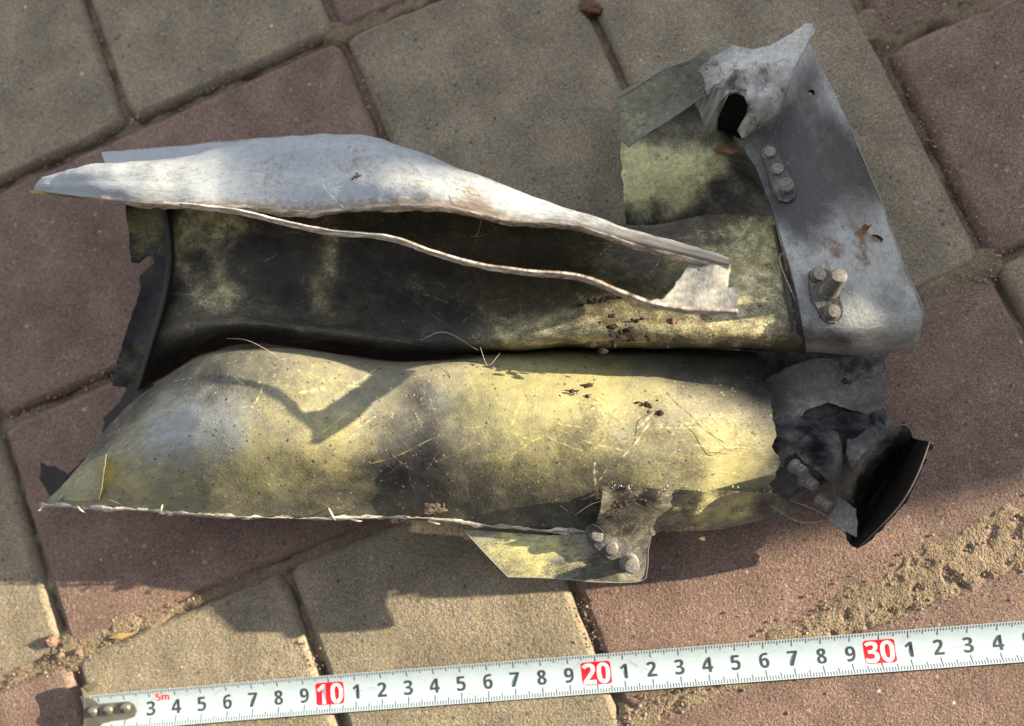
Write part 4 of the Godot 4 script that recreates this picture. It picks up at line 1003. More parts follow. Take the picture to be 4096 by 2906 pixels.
	put("torn_panel_edge", sheet([
		[Vector3(5.72, 6.45, -17.80), Vector3(7.11, 6.50, -17.46), Vector3(8.22, 6.55, -17.23), Vector3(9.44, 6.45, -17.03), Vector3(10.77, 6.45, -16.82), Vector3(11.85, 6.70, -16.49), Vector3(12.93, 7.05, -16.17), Vector3(14.01, 7.45, -15.98), Vector3(15.19, 7.85, -15.77), Vector3(16.15, 8.15, -15.58), Vector3(17.20, 8.35, -15.33), Vector3(18.05, 8.40, -15.05), Vector3(18.88, 8.35, -14.75), Vector3(19.85, 8.25, -14.57), Vector3(20.82, 8.25, -14.35), Vector3(21.75, 8.35, -13.91), Vector3(22.67, 8.35, -13.46), Vector3(23.82, 8.55, -12.95), Vector3(24.89, 8.65, -12.51)],
		[Vector3(5.67, 6.38, -17.71), Vector3(7.07, 6.43, -17.37), Vector3(8.18, 6.48, -17.14), Vector3(9.40, 6.38, -16.94), Vector3(10.73, 6.38, -16.73), Vector3(11.81, 6.63, -16.40), Vector3(12.90, 6.98, -16.08), Vector3(13.98, 7.38, -15.89), Vector3(15.16, 7.78, -15.68), Vector3(16.13, 8.08, -15.50), Vector3(17.18, 8.28, -15.25), Vector3(18.03, 8.33, -14.97), Vector3(18.86, 8.28, -14.67), Vector3(19.84, 8.18, -14.49), Vector3(20.81, 8.18, -14.27), Vector3(21.75, 8.28, -13.83), Vector3(22.67, 8.28, -13.38), Vector3(23.81, 8.48, -12.87), Vector3(24.90, 8.58, -12.43)],
		[Vector3(5.48, 6.10, -17.76), Vector3(6.90, 6.15, -17.33), Vector3(8.02, 6.20, -17.10), Vector3(9.26, 6.10, -16.98), Vector3(10.61, 6.10, -16.72), Vector3(11.69, 6.35, -16.34), Vector3(12.80, 6.70, -16.06), Vector3(13.89, 7.10, -15.93), Vector3(15.08, 7.50, -15.68), Vector3(16.05, 7.80, -15.45), Vector3(17.12, 8.00, -15.24), Vector3(17.99, 8.05, -15.01), Vector3(18.83, 8.00, -14.66), Vector3(19.81, 7.90, -14.43), Vector3(20.80, 7.90, -14.26), Vector3(21.75, 8.00, -13.85), Vector3(22.68, 8.00, -13.33), Vector3(23.84, 8.20, -12.82), Vector3(24.94, 8.30, -12.43)],
	], 180, 6, 0.05, 0.04, 1.4, [0.0, 0.0, 0.03, 0.10], 34), lip, root)
	put("torn_strip", sheet([
		[Vector3(7.87, 6.34, -17.39), Vector3(8.87, 6.64, -17.06), Vector3(10.65, 6.94, -16.53), Vector3(11.99, 7.14, -15.96), Vector3(13.63, 7.39, -15.36), Vector3(15.55, 7.79, -14.80), Vector3(16.76, 8.14, -14.13), Vector3(18.21, 8.54, -13.43), Vector3(19.59, 8.89, -12.98), Vector3(20.92, 9.16, -12.61), Vector3(21.91, 9.39, -12.03), Vector3(22.63, 9.54, -11.62), Vector3(23.59, 9.74, -11.28), Vector3(24.67, 10.09, -11.03)],
		[Vector3(7.79, 6.20, -17.27), Vector3(8.79, 6.50, -16.94), Vector3(10.58, 6.80, -16.40), Vector3(11.93, 7.00, -15.84), Vector3(13.57, 7.25, -15.23), Vector3(15.50, 7.65, -14.68), Vector3(16.72, 8.00, -14.01), Vector3(18.17, 8.40, -13.32), Vector3(19.57, 8.75, -12.86), Vector3(20.91, 9.02, -12.49), Vector3(21.90, 9.25, -11.91), Vector3(22.63, 9.40, -11.50), Vector3(23.59, 9.60, -11.16), Vector3(24.68, 9.95, -10.92)],
	], 150, 5, 0.09, 0.02, 0.8, [0.0, 0.0, 0.02, 0.04], 33), lip, root)
	var tabm := metal(160, 160, 71, Color(0.54, 0.535, 0.515), [{c = Color(0.66, 0.66, 0.645), f = [[0.5, 0.7, 0.4, 0.3, 0.5]], amp = 1.0, freq = 5.0, sharp = 1.4, bias = 0.1}, {c = Color(0.46, 0.44, 0.42), f = [[0.6, 0.5, 0.2, 0.1, 0.4]], amp = 1.2, freq = 8.0, sharp = 1.5, bias = -0.2}], {relief = 0.06})
	put("torn_tab", plate([
		Vector3(23.97, 8.30, -12.82), Vector3(25.03, 8.40, -12.61), Vector3(24.86, 8.75, -12.16), Vector3(24.70, 9.10, -11.83),
		Vector3(24.91, 9.20, -11.78), Vector3(24.81, 9.60, -11.39), Vector3(24.69, 10.05, -10.99), Vector3(23.82, 9.75, -11.15),
		Vector3(22.87, 9.55, -11.45), Vector3(22.39, 9.40, -11.70), Vector3(22.97, 9.30, -11.70), Vector3(23.35, 9.00, -12.02),
		Vector3(23.67, 8.60, -12.45),
	], [], 0.14, 0.25, 0.05, 0.05, 36), tabm, root)

	# the flared end wall with its folded lip and crumpled flap
	var flarem := metal(320, 384, 83, Color(0.47, 0.46, 0.41), [{c = Color(0.76, 0.75, 0.57), f = [[0.133, 0.65, 0.274, 0.253, 0.8], [0.083, 0.475, 0.196, 0.164, 0.75], [0.35, 0.6, 0.201, 0.197, 0.7], [0.517, 0.525, 0.135, 0.126, 0.6], [0.7, 0.45, 0.101, 0.085, 0.5], [0.233, 0.8, 0.104, 0.067, 0.6], [0.383, 0.725, 0.091, 0.075, 0.7], [0.517, 0.625, 0.079, 0.075, 0.8], [0.65, 0.55, 0.082, 0.07, 0.8], [0.767, 0.45, 0.081, 0.068, 0.7], [0.167, 0.3, 0.161, 0.122, 0.3]], amp = 0.6, freq = 6.0, sharp = 1.6, speck = 0.8, bias = 0.02},
		{c = Color(0.20, 0.195, 0.19), f = [[0.883, 0.55, 0.197, 0.159, 0.8], [0.667, 0.7, 0.109, 0.093, 0.8], [0.55, 0.825, 0.085, 0.063, 0.8], [0.533, 0.25, 0.198, 0.16, 0.6], [0.25, 0.275, 0.155, 0.118, 0.4], [0.1, 0.925, 0.3, 0.196, 0.8], [0.767, 0.825, 0.111, 0.099, 0.4], [0.4, 0.9, 0.198, 0.131, 0.5], [0.883, 0.2, 0.18, 0.103, 1.2], [0.783, 0.1, 0.22, 0.123, 0.8]], amp = 0.8, freq = 6.0, sharp = 1.2, bias = -0.02},  # soot, plus dark spots painted as shade beneath the flap hole
		{c = Color(0.30, 0.285, 0.26), f = [[0.15, 0.525, 0.31, 0.275, 0.2], [0.483, 0.675, 0.244, 0.224, 0.25], [0.267, 0.8, 0.218, 0.142, 0.2]], amp = 1.0, freq = 14.0, sharp = 6.0, speck = 0.6, bias = -0.22, stretch = 1.0}], {scratches = 40, rough = 0.6, relief = 0.04,
		specks = [[420, Color(0.20, 0.185, 0.17), 0.4, 1.5], [200, Color(0.72, 0.70, 0.50), 0.4, 1.0]]})
	put("flared_wall", sheet([
		[Vector3(22.86, 3.00, -20.42), Vector3(24.42, 3.20, -20.84), Vector3(26.03, 3.20, -21.15), Vector3(28.08, 1.20, -21.91)],
		[Vector3(22.93, 3.00, -18.91), Vector3(24.39, 3.00, -19.07), Vector3(26.16, 2.60, -19.37), Vector3(28.04, 1.00, -19.43)],
		[Vector3(22.83, 3.00, -17.45), Vector3(24.31, 3.30, -17.49), Vector3(26.11, 3.20, -17.53), Vector3(28.00, 1.90, -17.33)],
		[Vector3(22.83, 2.60, -16.37), Vector3(24.38, 2.50, -16.31), Vector3(26.26, 2.40, -16.09), Vector3(28.12, 2.60, -15.41)],
		[Vector3(22.83, 0.80, -15.12), Vector3(24.50, 0.80, -14.71), Vector3(26.31, 1.20, -14.46), Vector3(28.42, 2.00, -14.06)],
	], 60, 70, 0.1, 0.12, 0.5, [0.10, 0.0, 0.0, 0.0], 44), flarem, root)
	var lipm := metal(256, 220, 87, Color(0.47, 0.47, 0.42), [{c = Color(0.36, 0.365, 0.37), f = [[0.7, 0.5, 0.3, 0.3, 0.7]], amp = 1.0, freq = 4.0, sharp = 1.2, bias = 0.0}, {c = Color(0.62, 0.615, 0.46), f = [[0.12, 0.75, 0.14, 0.2, 0.5]], amp = 1.2, freq = 9.0, sharp = 1.6, bias = -0.1}], {scratches = 30, relief = 0.04, specks = [[120, Color(0.7, 0.69, 0.55), 0.5, 1.4], [160, Color(0.24, 0.235, 0.23), 0.5, 1.8]]})
	put("folded_lip", plate([
		Vector3(22.91, 4.60, -19.57), Vector3(23.65, 4.90, -19.77), Vector3(24.44, 5.20, -20.02), Vector3(25.26, 5.40, -20.09),
		Vector3(25.85, 5.20, -20.46), Vector3(26.24, 4.60, -20.98), Vector3(26.89, 4.40, -20.95), Vector3(27.22, 4.60, -20.50),
		Vector3(26.75, 4.80, -19.66), Vector3(26.04, 4.80, -19.25), Vector3(25.32, 4.80, -18.90), Vector3(24.45, 4.60, -18.53),
		Vector3(23.67, 4.40, -18.24), Vector3(23.08, 4.20, -17.95), Vector3(22.90, 4.30, -18.19), Vector3(22.94, 4.50, -18.87),
	], [], 0.08, 0.3, 0.08, 0.06, 51), lipm, root)
	var crump := metal(256, 256, 92, Color(0.70, 0.705, 0.70), [{c = Color(0.72, 0.73, 0.73), f = [[0.6, 0.4, 0.3, 0.3, 0.4]], amp = 1.5, freq = 8.0, sharp = 1.5, bias = 0.0}, {c = Color(0.34, 0.33, 0.31), f = [[0.25, 0.75, 0.2, 0.3, 0.7]], amp = 1.3, freq = 7.0, sharp = 1.5, bias = -0.15}], {scratches = 110, ink = Color(0.28, 0.27, 0.26), relief = 0.03, rough = 0.45, specks = [[160, Color(0.3, 0.29, 0.27), 0.4, 1.4], [120, Color(0.8, 0.8, 0.8), 0.4, 1.2]]})
	put("hole_shade_plate", plate([  # black plate added under the flap hole, painting its deep shade
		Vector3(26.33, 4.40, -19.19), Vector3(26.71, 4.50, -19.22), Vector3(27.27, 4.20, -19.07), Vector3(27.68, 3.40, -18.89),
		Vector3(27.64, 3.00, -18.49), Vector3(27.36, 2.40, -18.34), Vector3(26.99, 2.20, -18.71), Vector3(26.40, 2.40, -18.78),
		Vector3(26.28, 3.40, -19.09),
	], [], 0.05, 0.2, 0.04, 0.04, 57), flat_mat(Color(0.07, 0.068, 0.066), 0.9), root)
	put("crumpled_flap", plate([
		Vector3(25.13, 4.60, -19.77), Vector3(25.48, 5.20, -19.82), Vector3(25.95, 5.60, -20.02), Vector3(26.65, 5.60, -20.28),
		Vector3(27.18, 5.60, -20.06), Vector3(27.84, 5.30, -20.26), Vector3(28.64, 4.90, -20.74), Vector3(29.30, 4.60, -21.20),
		Vector3(29.51, 4.60, -21.13), Vector3(29.54, 4.60, -20.91), Vector3(29.15, 4.90, -20.31), Vector3(28.58, 5.30, -19.50),
		Vector3(28.25, 5.40, -18.89), Vector3(28.06, 4.90, -18.45), Vector3(27.74, 4.80, -18.06), Vector3(27.26, 4.60, -17.91),
		Vector3(26.83, 4.30, -17.69), Vector3(26.71, 4.30, -17.99), Vector3(26.85, 5.20, -18.18), Vector3(26.82, 5.60, -18.27),
		Vector3(26.71, 5.80, -18.46), Vector3(26.47, 6.00, -18.56), Vector3(26.20, 6.10, -18.52), Vector3(25.98, 5.90, -18.42),
		Vector3(26.01, 5.00, -18.53), Vector3(26.25, 3.30, -18.45), Vector3(26.00, 3.00, -18.54), Vector3(25.64, 3.70, -19.20),
		Vector3(25.36, 4.20, -19.40),
	], [
		Vector3(25.80, 6.20, -19.06), Vector3(26.07, 6.60, -18.68), Vector3(26.46, 6.70, -19.02), Vector3(27.35, 6.20, -19.28),
		Vector3(28.49, 5.20, -20.22), Vector3(26.76, 6.90, -18.29), Vector3(27.42, 6.00, -18.38), Vector3(27.13, 5.30, -18.09),
		Vector3(25.61, 5.20, -18.84), Vector3(25.83, 4.60, -18.61), Vector3(26.27, 6.60, -18.58), Vector3(28.05, 5.60, -19.35),
		Vector3(27.32, 5.70, -18.28), Vector3(25.43, 5.60, -19.15),
	], 0.07, 0.16, 0.07, 0.03, 55, 0.9), crump, root)

	# the grey collar round the end
	var collarm := metal(288, 900, 101, Color(0.61, 0.625, 0.625), [{c = Color(0.22, 0.225, 0.235), f = [[0.533, 0.125, 0.397, 0.093, 0.5], [0.183, 0.2, 0.334, 0.118, 0.7], [0.85, 0.3, 0.346, 0.076, 0.6], [0.3, 0.325, 0.35, 0.108, 0.55], [0.067, 0.375, 0.26, 0.079, 0.5], [0.317, 0.4, 0.212, 0.062, 0.35], [1.0, 0.275, 0.253, 0.052, 0.4], [0.033, 0.7, 0.225, 0.114, 0.4], [0.4, 0.75, 0.423, 0.045, 0.3], [0.767, 0.225, 0.305, 0.067, 0.35], [0.117, 0.6, 0.174, 0.054, 0.3], [0.917, 0.075, 0.283, 0.041, 0.3]], amp = 0.8, freq = 5.0, sharp = 1.2, speck = 0.4, bias = 0.1},
		{c = Color(0.40, 0.34, 0.29), f = [[0.517, 0.475, 0.344, 0.093, 0.4], [0.283, 0.5, 0.262, 0.07, 0.4], [0.767, 0.45, 0.224, 0.058, 0.4], [0.067, 0.55, 0.176, 0.049, 0.3]], amp = 1.3, freq = 16.0, sharp = 2.0, bias = -0.32}], {scratches = 50, ink = Color(0.66, 0.68, 0.69), rough = 0.45, spec = 0.5, relief = 0.04, grain = 0.18, holes = [[0.833, 0.45, 0.054, 0.01], [0.717, 0.1, 0.043, 0.007]],
		specks = [[900, Color(0.29, 0.27, 0.25), 0.4, 1.5], [400, Color(0.70, 0.72, 0.73), 0.4, 1.0]]})
	put("end_collar", sheet([
		[Vector3(28.29, 2.80, -20.64), Vector3(29.07, 3.00, -20.90), Vector3(29.96, 2.60, -21.55)],
		[Vector3(26.99, 3.80, -17.88), Vector3(28.68, 4.10, -18.49), Vector3(30.41, 3.30, -19.04)],
		[Vector3(27.16, 4.20, -16.58), Vector3(28.78, 4.50, -16.57), Vector3(30.80, 3.40, -17.01)],
		[Vector3(27.29, 4.80, -14.99), Vector3(29.01, 5.00, -14.86), Vector3(31.10, 3.80, -14.87)],
		[Vector3(27.33, 5.60, -13.20), Vector3(28.98, 5.70, -13.06), Vector3(31.06, 4.60, -12.92)],
		[Vector3(27.28, 6.20, -11.62), Vector3(28.90, 6.30, -11.32), Vector3(31.06, 5.40, -11.38)],
		[Vector3(27.35, 6.00, -10.74), Vector3(28.98, 6.00, -10.46), Vector3(31.09, 5.20, -10.70)],
		[Vector3(27.63, 5.00, -10.35), Vector3(29.27, 5.00, -10.10), Vector3(31.06, 4.40, -10.14)],
		[Vector3(28.03, 3.60, -10.52), Vector3(29.78, 3.40, -10.28), Vector3(31.27, 3.20, -10.24)],
	], 40, 130, 0.12, 0.06, 0.5, [0.0, 0.04, 0.0, 0.0], 61), collarm, root)
	put("collar_bead", sheet([
		[Vector3(27.62, 4.00, -14.46), Vector3(27.45, 5.00, -13.21), Vector3(27.24, 5.90, -11.84), Vector3(27.20, 5.90, -10.92), Vector3(27.39, 5.00, -10.41)],
		[Vector3(27.70, 4.60, -13.81), Vector3(27.58, 5.30, -12.93), Vector3(27.41, 6.00, -11.79), Vector3(27.38, 5.95, -10.83), Vector3(27.62, 5.00, -10.29)],
	], 8, 50, 0.1, 0.03, 0.6, [0.0, 0.0, 0.0, 0.0], 64), soot, root)
	put("collar_bead", sheet([
		[Vector3(27.49, 3.90, -14.71), Vector3(27.32, 4.95, -13.30), Vector3(27.08, 5.85, -11.86), Vector3(27.04, 5.85, -10.95), Vector3(27.24, 4.90, -10.44)],
		[Vector3(27.55, 4.00, -14.67), Vector3(27.34, 5.10, -13.26), Vector3(27.12, 6.02, -11.83), Vector3(27.09, 6.00, -10.92), Vector3(27.30, 5.00, -10.39)],
	], 4, 50, 0.1), dull, root)
	var lowm := metal(256, 384, 111, Color(0.43, 0.43, 0.43), [{c = Color(0.10, 0.10, 0.125), f = [[0.667, 0.5, 0.194, 0.208, 0.9], [0.533, 0.175, 0.186, 0.138, 0.7], [0.233, 0.075, 0.13, 0.106, 0.6], [0.033, 0.275, 0.098, 0.066, 0.9], [0.033, 0.7, 0.106, 0.084, 0.9], [0.5, 0.875, 0.121, 0.078, 0.4]], amp = 0.8, freq = 5.0, sharp = 1.4, speck = 0.3, bias = 0.05}], {scratches = 60, ink = Color(0.68, 0.68, 0.66), relief = 0.06, specks = [[300, Color(0.64, 0.63, 0.61), 0.4, 1.2], [200, Color(0.2, 0.19, 0.19), 0.4, 1.4]]})
	put("lower_end_wall", sheet([
		[Vector3(26.96, 1.20, -11.04), Vector3(29.04, 2.80, -10.58), Vector3(31.06, 2.80, -10.35)],
		[Vector3(26.82, 1.20, -9.71), Vector3(28.86, 2.80, -9.35), Vector3(30.68, 2.70, -9.32)],
		[Vector3(26.36, 1.80, -8.30), Vector3(28.62, 2.70, -8.37), Vector3(30.59, 2.40, -8.28)],
		[Vector3(26.48, 1.80, -7.66), Vector3(28.75, 2.50, -7.52), Vector3(30.70, 2.70, -7.78)],
		[Vector3(26.22, 1.20, -6.39), Vector3(28.62, 2.00, -6.52), Vector3(29.90, 2.20, -6.67)],
		[Vector3(25.92, 0.60, -4.79), Vector3(27.95, 1.30, -5.60), Vector3(29.31, 1.70, -6.04)],
	], 70, 80, 0.1, 0.20, 0.9, [0.06, 0.10, 0.0, 0.12], 72), lowm, root)
	var curlm := metal(160, 256, 117, Color(0.11, 0.108, 0.11), [{c = Color(0.44, 0.425, 0.395), f = [[0.1, 0.12, 0.32, 0.3, 1.0], [0.1, 0.5, 0.24, 0.3, 0.9], [0.4, 0.0, 0.3, 0.08, 0.6]], amp = 0.8, freq = 5.0, sharp = 1.6, bias = -0.05}], {relief = 0.05, scratches = 20, ink = Color(0.4, 0.39, 0.37), specks = [[140, Color(0.34, 0.32, 0.30), 0.4, 1.0]]})  # black hollow and grey slope put the flap's shade and light into colour
	put("curled_flap", sheet([
		[Vector3(29.70, 2.60, -7.56), Vector3(30.16, 3.50, -7.68), Vector3(30.33, 4.70, -7.82), Vector3(31.10, 3.20, -7.34), Vector3(30.32, 6.20, -7.28)],
		[Vector3(29.16, 2.30, -6.81), Vector3(29.67, 3.20, -7.03), Vector3(30.05, 3.70, -7.05), Vector3(30.84, 2.00, -6.37), Vector3(29.93, 6.00, -6.40)],
		[Vector3(28.94, 1.80, -6.01), Vector3(29.33, 2.50, -6.20), Vector3(29.72, 2.20, -5.95), Vector3(30.27, 1.30, -5.31), Vector3(29.66, 5.20, -5.55)],
		[Vector3(29.03, 1.30, -5.15), Vector3(29.37, 1.50, -5.13), Vector3(29.62, 1.20, -4.81), Vector3(29.80, 1.30, -4.64), Vector3(29.44, 3.80, -4.73)],
		[Vector3(29.20, 1.00, -4.01), Vector3(29.25, 1.10, -3.88), Vector3(29.30, 1.10, -3.81), Vector3(29.33, 1.20, -3.78), Vector3(29.27, 1.80, -3.83)],
	], 50, 60, 0.09, 0.10, 1.0, [0.0, 0.03, 0.04, 0.0], 77), curlm, root)
	put("crumpled_sheet", plate([
		Vector3(26.46, 3.30, -8.01), Vector3(26.90, 3.50, -8.22), Vector3(27.53, 3.60, -8.34), Vector3(28.15, 3.70, -8.08),
		Vector3(28.64, 3.60, -7.77), Vector3(28.78, 3.30, -7.25), Vector3(28.80, 2.90, -6.52), Vector3(28.62, 2.60, -6.01),
		Vector3(28.26, 2.90, -6.32), Vector3(27.92, 3.10, -6.62), Vector3(27.53, 3.30, -6.92), Vector3(27.30, 3.40, -7.27),
		Vector3(26.98, 3.30, -7.10), Vector3(26.82, 3.10, -6.73), Vector3(26.67, 3.20, -7.00), Vector3(26.80, 3.30, -7.45),
		Vector3(26.61, 3.30, -7.66),
	], [
		Vector3(27.45, 4.10, -7.63), Vector3(28.30, 3.10, -7.23), Vector3(27.04, 3.90, -7.68), Vector3(28.30, 3.40, -6.75),
	], 0.07, 0.16, 0.30, 0.04, 79, 1.0), lowm, root)
	var shred := metal(192, 128, 133, Color(0.40, 0.40, 0.40), [{c = Color(0.58, 0.575, 0.565), f = [[0.35, 0.75, 0.4, 0.25, 0.5]], amp = 0.9, freq = 5.0, sharp = 1.6, bias = 0.0}, {c = Color(0.16, 0.16, 0.175), f = [[0.75, 0.2, 0.25, 0.3, 0.6]], amp = 0.9, freq = 4.0, sharp = 1.8, bias = -0.05}], {scratches = 50, ink = Color(0.66, 0.65, 0.63), relief = 0.04})
	put("folded_shred", plate([
		Vector3(26.87, 2.60, -9.82), Vector3(27.61, 3.00, -10.11), Vector3(28.42, 3.10, -10.28), Vector3(29.22, 3.10, -10.19),
		Vector3(30.65, 3.00, -10.07), Vector3(30.44, 3.10, -9.15), Vector3(30.43, 2.90, -8.40), Vector3(29.90, 2.70, -8.27),
		Vector3(29.23, 2.90, -8.53), Vector3(28.56, 3.30, -8.77), Vector3(27.78, 3.50, -8.58), Vector3(27.19, 3.50, -8.06),
		Vector3(26.79, 3.30, -8.24), Vector3(26.72, 3.00, -8.89),
	], [
		Vector3(27.77, 3.20, -9.33), Vector3(29.02, 2.90, -9.49), Vector3(29.73, 3.00, -9.07), Vector3(27.53, 3.80, -8.76),
	], 0.07, 0.2, 0.05, 0.04, 141), shred, root)
	put("folded_shred", plate([
		Vector3(30.43, 2.90, -8.40), Vector3(30.44, 3.40, -7.82), Vector3(30.00, 3.30, -7.38), Vector3(29.47, 3.00, -6.92),
		Vector3(29.18, 2.70, -6.48), Vector3(29.05, 2.80, -7.09), Vector3(29.34, 2.40, -7.73), Vector3(29.86, 2.40, -8.15),
	], [], 0.07, 0.16, 0.04, 0.03, 143), shred, root)
	put("folded_shred", plate([
		Vector3(26.51, 2.90, -6.75), Vector3(26.75, 2.80, -6.46), Vector3(26.70, 2.40, -5.85), Vector3(27.05, 2.20, -5.67),
		Vector3(27.55, 1.80, -5.19), Vector3(27.18, 1.60, -5.07), Vector3(26.63, 1.70, -5.13), Vector3(26.16, 1.60, -5.03),
		Vector3(26.32, 2.30, -5.81),
	], [], 0.06, 0.14, 0.03, 0.04, 147), shred, root)
	put("pale_torn_chip", plate([
		Vector3(28.76, 1.80, -5.48), Vector3(28.97, 1.70, -5.56), Vector3(29.14, 1.70, -5.37), Vector3(29.40, 1.80, -5.12),
		Vector3(29.33, 1.90, -4.63), Vector3(29.26, 1.90, -4.20), Vector3(28.90, 1.60, -4.41), Vector3(28.58, 1.30, -4.61),
		Vector3(28.64, 1.40, -4.96), Vector3(28.78, 1.50, -5.19),
	], [], 0.1, 0.2, 0.03, 0.05, 81), tabm, root)
	for q: Vector3 in [Vector3(27.15, 3.50, -6.83), Vector3(27.48, 3.20, -6.37), Vector3(28.10, 2.40, -5.58)]:
		put("bolt", lathe(q, Vector3(0.7, 1, 0.75), ringed(0.2, 0.45)), steel, root)
	put("bolt", lathe(Vector3(27.95, 2.55, -9.37), Vector3(0.2, 1, -0.2), ringed(0.30, 0.25)), soot, root)

	# bracket along the front edge, with the riveted nut plates
	var brm := metal(360, 220, 123, Color(0.50, 0.495, 0.45), [{c = Color(0.74, 0.72, 0.50), f = [[0.136, 0.57, 0.083, 0.264, 0.8], [0.266, 0.577, 0.064, 0.203, 0.5], [0.739, 0.341, 0.089, 0.284, 0.6], [0.864, 0.334, 0.08, 0.254, 0.6], [0.287, 0.867, 0.16, 0.507, 0.3]], amp = 0.9, freq = 6.0, sharp = 1.6, bias = 0.0},
		{c = Color(0.22, 0.215, 0.21), f = [[0.498, 0.208, 0.089, 0.284, 0.6], [0.555, 0.383, 0.096, 0.304, 0.6], [0.418, 0.819, 0.08, 0.254, 0.5], [0.579, 0.708, 0.064, 0.203, 0.4], [0.95, 0.372, 0.051, 0.162, 0.7]], amp = 0.9, freq = 5.0, sharp = 1.2, bias = 0.0}], {scratches = 70, rough = 0.5, relief = 0.04, specks = [[160, Color(0.80, 0.79, 0.74), 0.4, 1.0], [200, Color(0.2, 0.17, 0.15), 0.4, 1.3]]})
	put("bracket_flange", plate([
		Vector3(20.94, 5.60, -6.88), Vector3(21.75, 5.40, -6.76), Vector3(22.66, 5.20, -6.61), Vector3(23.90, 4.85, -6.44),
		Vector3(25.18, 4.40, -6.26), Vector3(26.48, 3.70, -6.04), Vector3(26.65, 3.00, -5.63), Vector3(26.17, 2.20, -5.08),
		Vector3(24.77, 2.50, -4.94), Vector3(23.48, 2.80, -5.02), Vector3(22.73, 3.10, -5.12), Vector3(22.34, 3.40, -5.02),
		Vector3(22.18, 3.40, -4.52), Vector3(22.08, 3.30, -3.94), Vector3(21.82, 3.20, -3.60), Vector3(20.52, 3.40, -3.71),
		Vector3(18.91, 3.60, -4.00), Vector3(17.55, 3.70, -4.17), Vector3(16.85, 3.75, -5.04), Vector3(16.21, 3.70, -5.84),
		Vector3(17.43, 3.70, -5.63), Vector3(18.90, 3.75, -5.40), Vector3(20.31, 3.90, -5.33), Vector3(20.64, 4.70, -5.81),
		Vector3(20.82, 5.20, -6.29),
	], [
		Vector3(21.39, 4.80, -6.06), Vector3(21.29, 3.70, -4.86), Vector3(19.65, 3.70, -4.69), Vector3(18.03, 3.80, -4.85),
		Vector3(22.01, 4.60, -5.99), Vector3(23.61, 4.10, -5.80), Vector3(25.30, 3.30, -5.65),
	], 0.13, 0.3, 0.04, 0.03, 91), brm, root)
	# bare metal showing along the cut and torn edges
	var bare := flat_mat(Color(0.54, 0.54, 0.52), 0.5, 0.2)
	for e: Array in [
		[Vector3(23.00, 4.30, -17.94), Vector3(23.66, 4.50, -18.20), Vector3(24.43, 4.70, -18.49), Vector3(25.23, 4.90, -18.83)],
		[Vector3(22.91, 4.65, -19.55), Vector3(23.65, 4.95, -19.74), Vector3(24.43, 5.25, -19.99), Vector3(25.25, 5.45, -20.07)],
		[Vector3(29.48, 4.65, -21.03), Vector3(29.13, 4.95, -20.29), Vector3(28.56, 5.35, -19.47), Vector3(28.23, 5.45, -18.87), Vector3(28.05, 4.95, -18.43), Vector3(27.72, 4.90, -18.02), Vector3(26.81, 4.40, -17.65)],
		[Vector3(30.39, 3.35, -19.02), Vector3(30.78, 3.45, -16.99), Vector3(31.08, 3.85, -14.86), Vector3(31.03, 4.65, -12.91), Vector3(31.04, 5.45, -11.37), Vector3(31.07, 5.25, -10.70), Vector3(31.06, 4.40, -10.14)],
		[Vector3(29.66, 2.70, -7.53), Vector3(30.12, 3.60, -7.67), Vector3(30.28, 4.75, -7.80), Vector3(30.95, 3.60, -7.41), Vector3(30.30, 6.25, -7.26)],
		[Vector3(30.30, 6.25, -7.28), Vector3(29.91, 6.05, -6.40), Vector3(29.64, 5.25, -5.55), Vector3(29.42, 3.85, -4.74), Vector3(29.26, 1.85, -3.83)],
		[Vector3(16.22, 3.75, -5.84), Vector3(16.85, 3.80, -5.05), Vector3(17.56, 3.75, -4.17)],
		[Vector3(17.55, 3.70, -4.17), Vector3(18.91, 3.60, -4.00), Vector3(20.52, 3.40, -3.71), Vector3(21.82, 3.20, -3.60), Vector3(22.08, 3.30, -3.94), Vector3(22.18, 3.40, -4.52), Vector3(22.34, 3.40, -5.02)],
		[Vector3(26.72, 5.75, -18.48), Vector3(26.48, 5.95, -18.58), Vector3(26.21, 6.05, -18.54), Vector3(25.98, 5.90, -18.42), Vector3(26.01, 5.00, -18.53), Vector3(26.25, 3.30, -18.45)],
	]:
		put("bare_edge", strand(e, 0.02, 5, 60), bare, root)
	# white corrosion crumbs along the seam of the bracket
	var st := SurfaceTool.new()
	st.begin(Mesh.PRIMITIVE_TRIANGLES)
	rng.seed = 404
	var seam := [Vector3(21.03, 5.62, -6.87), Vector3(21.75, 5.45, -6.80), Vector3(22.66, 5.24, -6.67), Vector3(23.90, 4.90, -6.49), Vector3(25.17, 4.46, -6.30), Vector3(26.41, 3.76, -6.08)]
	for k in 80:
		var q := row_at(seam, rng.randf()) + Vector3(rng.randfn(0, 0.05), rng.randf_range(0.0, 0.05), rng.randfn(-0.03, 0.07))
		var s := 0.008 + 0.032 * pow(rng.randf(), 3.0)
		st.append_from(lump(q, Vector3(s, s * 0.7, s), 0.7, k, 5), 0, Transform3D())
	var deposit := put("white_deposit", st.commit(), flat_mat(Color(0.58, 0.58, 0.56), 0.9), root)
	deposit.set_meta("kind", "stuff")
	var platem := metal(96, 96, 127, Color(0.31, 0.31, 0.305), [{c = Color(0.44, 0.44, 0.43), f = [], amp = 1.3, freq = 5.0, sharp = 1.5, bias = 0.2}], {relief = 0.06, rough = 0.5})
